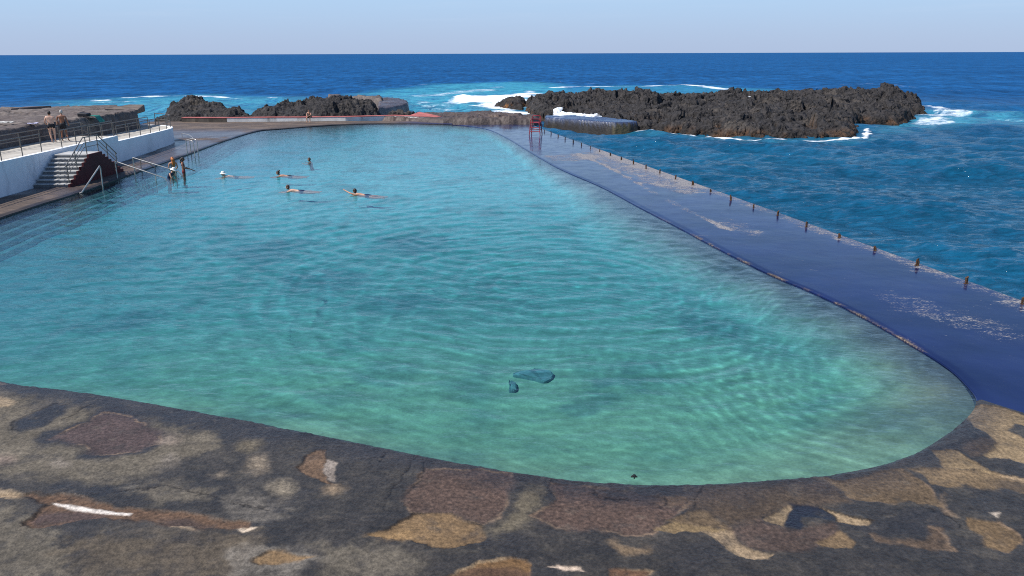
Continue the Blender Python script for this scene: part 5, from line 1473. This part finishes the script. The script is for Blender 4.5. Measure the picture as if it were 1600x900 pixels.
# dark haired woman
J = stand(1.70, bulk=0.92, elbL=(-.24, .05, 1.15), wriL=(-.10, .26, 1.10), elbR=(.24, .06, 1.14), wriR=(.14, .30, 1.08))
p4 = atz(281.5, 271, 0); p4.y += 0.5
r4, bd, hm = person((p4.x, p4.y, -0.86), math.radians(-75), J, 'skin_tan', 'tanned woman with long dark hair and dark red bikini standing waist deep in the pool', 'bathers', female=True)
hair_cap(r4, bd, hm, 'hair_dark', -0.05)
mb = MB()
mb.tube([hm @ V(0, -0.06, 0.06), hm @ V(0.0, -0.115, -0.03), hm @ V(-0.01, -0.12, -0.14), hm @ V(-0.02, -0.11, -0.24)], [0.055, 0.08, 0.08, 0.03], 10)
mb.build('long_hair', M['hair_dark'], r4, smooth=True)
shell(bd, 'bikini_bottom', lambda c: 0.83 < c.z < 1.0 and abs(c.x) < 0.2, M['red_cloth'], 0.010, r4)
shell(bd, 'bikini_top', lambda c: 1.22 < c.z < 1.32 and abs(c.x) < 0.19, M['red_cloth'], 0.010, r4)
hd4 = Matrix.Translation((p4.x, p4.y, -0.86)) @ Matrix.Rotation(math.radians(-75), 4, 'Z')
a_ = hd4 @ (Vector((0.02, 0.36, 1.06)) * (1.70 / 1.75))
mb = MB(); mb.tube([(-0.05, 0.02, 0.02), (0.16, -0.03, -0.05), (0.34, -0.06, -0.11)], [0.014, 0.03, 0.022], 8)
o = mb.build('snorkel', M['black_cloth'], None, smooth=True); o.location = a_
tag(o, 'thin black tube held out by the tanned dark haired woman', 'snorkel')
# woman in white hat bending forward at the rail
J = stand(1.62, bulk=0.98, pelvis=(0, 0, .93), waist=(0, .05, 1.08), chest=(0, .18, 1.24), neck=(0, .28, 1.36), head0=(0, .33, 1.41), shoL=(-.18, .2, 1.30), elbL=(-.28, .30, 1.06), wriL=(-.26, .48, .94), shoR=(.18, .2, 1.30), elbR=(.27, .32, 1.07), wriR=(.22, .5, .93))
p5 = atz(259.5, 277.5, 0); p5.y += 0.3
r5, bd, hm = person((p5.x, p5.y, -1.0), math.radians(-95), J, 'skin_mid', 'woman in a white sun hat and dark swimsuit bending at the handrail ends', 'bathers', female=True, head=Matrix.Translation(Vector((0, .37, 1.485)) * (1.62 / 1.75)) @ Matrix.Rotation(math.radians(-20), 4, 'X'))
hair_cap(r5, bd, hm, 'hair_brown', -0.05)
shell(bd, 'swimsuit', lambda c: 0.78 < c.z < 1.23 and abs(c.x) < 0.17, M['navy_cloth'], 0.010, r5)


def sunhat(root, hm, mat, brim=0.17, crown=0.095):
    mb = MB(); prof = [(brim, -0.02), (brim * 0.85, 0.0), (crown + 0.012, 0.012), (crown, 0.03), (crown * 0.95, 0.08), (crown * 0.7, 0.11), (0.0, 0.12)]
    n_ = 20; v = []; f_ = []
    for i, (r, z) in enumerate(prof):
        for k in range(n_):
            a = k * 2 * math.pi / n_
            v.append(hm @ V(r * math.cos(a), r * 1.1 * math.sin(a) - 0.005, 0.035 + z + (0.012 * math.sin(3 * a + 1) if i == 0 else 0)))
    for i in range(len(prof) - 1):
        for k in range(n_): f_.append((i * n_ + k, i * n_ + (k + 1) % n_, (i + 1) * n_ + (k + 1) % n_, (i + 1) * n_ + k))
    mb.add(v, f_); return mb.build('sun_hat', mat, root, smooth=True)


sunhat(r5, hm, M['white_cloth'])

# seated man on the kerb
sp = atz(484, 190.3, 0.12)
J = dict(bulk=1.0, pelvis=(0, -.22, .50), waist=(0, -.19, .66), chest=(0, -.12, .86), neck=(0, -.06, 1.0), head0=(0, -.02, 1.06), shoL=(-.18, -.09, .93), elbL=(-.23, .08, .70), wriL=(-.10, .27, .62), shoR=(.18, -.09, .93), elbR=(.23, .08, .70), wriR=(.10, .27, .62),
         hipL=(-.10, -.20, .47), kneL=(-.17, .24, .48), ankL=(-.15, .20, .08), toeL=(-.17, .36, .03), hipR=(.10, -.20, .47), kneR=(.17, .24, .48), ankR=(.15, .20, .08), toeR=(.17, .36, .03))
r6, bd, hm = person((sp.x, sp.y - 0.10, 0.09), math.radians(170), J, 'skin_mid', 'person in dark trunks sitting on the red and white kerb at the far end', 'bathers')
hair_cap(r6, bd, hm, 'hair_dark', -0.03)
shell(bd, 'trunks', lambda c: c.z < 0.60 and c.y < 0.06 and c.z > 0.34 and abs(c.x) < 0.26, M['black_cloth'], 0.010, r6)


def swimmer(px, py_, rz, skin, hair, label, arms='breast', suit=None, low=0.0, female=False, hat=None, bun=False, fem_suit=False):
    """prone in the water, facing +Y: frame origin at the water surface under the head"""
    J = dict(bulk=0.95, pelvis=(0, -.78, -.10), waist=(0, -.60, -.07), chest=(0, -.36, -.05), neck=(0, -.19, .0), head0=(0, -.13, .05),
             shoL=(-.18, -.26, -.03), shoR=(.18, -.26, -.03), elbL=(-.30, -.02, -.10), wriL=(-.16, .22, -.12), elbR=(.30, -.02, -.10), wriR=(.16, .22, -.12),
             hipL=(-.09, -.86, -.10), kneL=(-.14, -1.24, -.13), ankL=(-.16, -1.62, -.10), toeL=(-.18, -1.78, -.12), hipR=(.09, -.86, -.10), kneR=(.15, -1.24, -.10), ankR=(.18, -1.62, -.12), toeR=(.20, -1.78, -.10))
    if arms == 'reach': J.update(elbL=(-.26, .02, .06), wriL=(-.20, .30, .16), elbR=(.30, -.10, -.12), wriR=(.18, .14, -.16))
    if arms == 'upright':
        J.update(pelvis=(0, -.16, -.56), waist=(0, -.12, -.40), chest=(0, -.07, -.18), neck=(0, -.05, -.03), head0=(0, -.03, .035), shoL=(-.17, -.08, -.11), shoR=(.17, -.08, -.11), elbL=(-.32, .10, -.18), wriL=(-.24, .32, -.12), elbR=(.32, .10, -.18), wriR=(.24, .32, -.12),
                 hipL=(-.09, -.18, -.62), hipR=(.09, -.18, -.62), kneL=(-.14, -.40, -.74), ankL=(-.14, -.78, -.70), toeL=(-.16, -.92, -.72), kneR=(.14, -.34, -.76), ankR=(.14, -.72, -.74), toeR=(.16, -.88, -.76))
    p = atz(px, py_, 0.0)
    hmx = Matrix.Translation(Vector(J['head0']) + V(0, 0.04, 0.085)) @ Matrix.Rotation(math.radians(4), 4, 'X')
    root, body, hm = person((p.x, p.y, -0.01 + low), rz, J, skin, label, 'bathers', head=hmx, female=female)
    hair_cap(root, body, hm, hair, -0.05)
    if bun:
        mb = MB(); mb.tube([hm @ V(0, -0.05, 0.09), hm @ V(0, -0.075, 0.13), hm @ V(0, -0.085, 0.165)], [0.04, 0.05, 0.025], 8); mb.build('hair_bun', M[hair], root, smooth=True)
    if suit and arms != 'upright': shell(body, 'trunks', lambda c: -0.92 < c.y < -0.68, M[suit], 0.010, root)
    if suit and arms == 'upright': shell(body, 'swimsuit', lambda c: -0.70 < c.z < -0.15 and abs(c.x) < 0.16, M[suit], 0.008, root)
    if hat: sunhat(root, hm, M[hat], 0.17)
    return root


HALF = math.radians(90)
swimmer(346, 275, math.radians(100), 'skin_pale', 'hair_brown', 'swimmer in a white brimmed hat, nearest to the standing bathers', 'breast', 'black_cloth', -0.005, True, hat='white_cloth')
swimmer(432, 274, math.radians(88), 'skin_mid', 'hair_dark', 'swimmer with dark hair tied in a bun, heading left', 'breast', 'black_cloth', 0.015, True, bun=True)
swimmer(447, 297, math.radians(86), 'skin_pale', 'hair_brown', 'brown haired swimmer with legs trailing at the surface, below the one with the bun', 'breast', 'navy_cloth', 0.020, True)
swimmer(552, 303, math.radians(72), 'skin_mid', 'hair_dark', 'swimmer in navy trunks reaching one arm forward, rightmost in the pool', 'reach', 'navy_cloth', 0.025)
swimmer(483.5, 252, math.radians(80), 'skin_mid', 'hair_brown', 'swimmer with only the head above water, farthest along the pool', 'upright', 'black_cloth', 0.005, True)

# ------------------------------------------------------------------ towels and bag on the block
def cloth(name, loc, w, d, mat, label, seed, drape=0.0, rz=0.0, cat='towel'):
    x, y = np.meshgrid(np.linspace(-w / 2, w / 2, 22), np.linspace(-d / 2, d / 2, 22))
    z = 0.05 + 0.05 * fbm(x * 3, y * 3, 4, seed) - drape * np.clip(x - w * 0.15, 0, 9) * 1.4
    o = grid_mesh(name, np.vstack([x, x[::-1]]), np.vstack([y, y[::-1]]), np.vstack([z, (z - 0.03)[::-1]]), M[mat])
    o.location = loc; o.rotation_euler = (0, 0, rz)
    return tag(o, label, cat)


c0 = atz(180, 174, 2.55); cloth('towel', (-27.35, 53.2, 2.62), 0.9, 0.7, 'teal_cloth', 'green towel hanging over the edge of the stone block above the railing', 3, 0.9)
mb = MB(); mb.prism([(-.35, -.2), (.3, -.22), (.38, .18), (-.3, .22)], -0.02, [0.22, 0.18, 0.2, 0.26])
o = mb.build('bag', M['black_cloth'], None, bevel=0.07, seg=3); o.location = (-27.95, 53.0, 2.64); tag(o, 'small dark bag lying next to the green towel on the stone block', 'bag')
q0 = atz(92, 188.5, 2.72); cloth('towel', (-27.55, 46.35, 2.70), 0.6, 0.5, 'lilac_cloth', 'pale lilac towel on the stone block between the two standing men', 6)
q0 = atz(4, 192.5, 2.72); cloth('towel', (q0.x, q0.y, 2.74), 1.3, 0.5, 'white_cloth', 'white towel on the stone block at the left border', 9)

# ------------------------------------------------------------------ sky, sun, view
SUN_EL = math.radians(52)
sx, sy = -0.93, -0.34
l_ = math.hypot(sx, sy); sx /= l_; sy /= l_
S = Vector((sx * math.cos(SUN_EL), sy * math.cos(SUN_EL), math.sin(SUN_EL)))
ld = bpy.data.lights.new('sun', 'SUN'); ld.energy = 4.2; ld.angle = math.radians(0.5); ld.color = (1.0, 0.965, 0.91)
lo_ = bpy.data.objects.new('sun', ld); COL.objects.link(lo_); lo_.rotation_euler = S.to_track_quat('Z', 'Y').to_euler(); lo_.location = (-30, 20, 60)
w = bpy.data.worlds.new('World'); SC.world = w; w.use_nodes = True
nt = w.node_tree; nt.nodes.clear(); b = NB(nt)
sky = b.n('ShaderNodeTexSky', sky_type='NISHITA'); sky.sun_disc = False; sky.sun_elevation = SUN_EL; sky.sun_rotation = math.atan2(sx, sy)
sky.air_density = 1.0; sky.dust_density = 0.4; sky.ozone_density = 2.0; sky.altitude = 10
bg = b.n('ShaderNodeBackground'); bg.inputs[1].default_value = 0.10
dirn = b.n('ShaderNodeTexCoord').outputs['Generated']
sep = b.n('ShaderNodeSeparateXYZ'); b.link(dirn, sep.inputs[0])
el = sep.outputs[2]
hz = b.mix(b.ramp(el, 0.0, 0.075), (3.3, 4.15, 5.95), (3.5, 5.0, 7.0))
streak = b.math('MULTIPLY', b.ramp(b.noise(b.mapv(dirn, (3.0, 3.0, 70.0)), 1.6, 5, 0.6), 0.5, 0.75), b.ramp(el, 0.025, 0.045, 0, 0.18))
hz = b.mix(streak, hz, (4.3, 5.25, 6.9))
skc = b.mix(b.ramp(el, 0.05, 0.27, 0.9, 0.0), b.mix(1.0, sky.outputs[0], (0.80, 0.95, 1.12), 'MULTIPLY'), hz)
b.link(skc, bg.inputs[0]); wo = b.n('ShaderNodeOutputWorld'); b.link(bg.outputs[0], wo.inputs[0])

vs = SC.view_settings
SC.display_settings.display_device = 'sRGB'
vs.view_transform = 'Standard'; vs.look = 'None'; vs.exposure = 0.36; vs.gamma = 1; vs.use_curve_mapping = False
cy = SC.cycles
cy.max_bounces = 6; cy.diffuse_bounces = 2; cy.glossy_bounces = 3; cy.transmission_bounces = 4; cy.transparent_max_bounces = 10; cy.volume_bounces = 0
cy.use_denoising = False
cy.pixel_filter_type = 'BLACKMAN_HARRIS'; cy.filter_width = 1.05
cy.use_adaptive_sampling = True; cy.adaptive_threshold = 0.01
cy.caustics_reflective = False; cy.caustics_refractive = False
cy.sample_clamp_indirect = 4
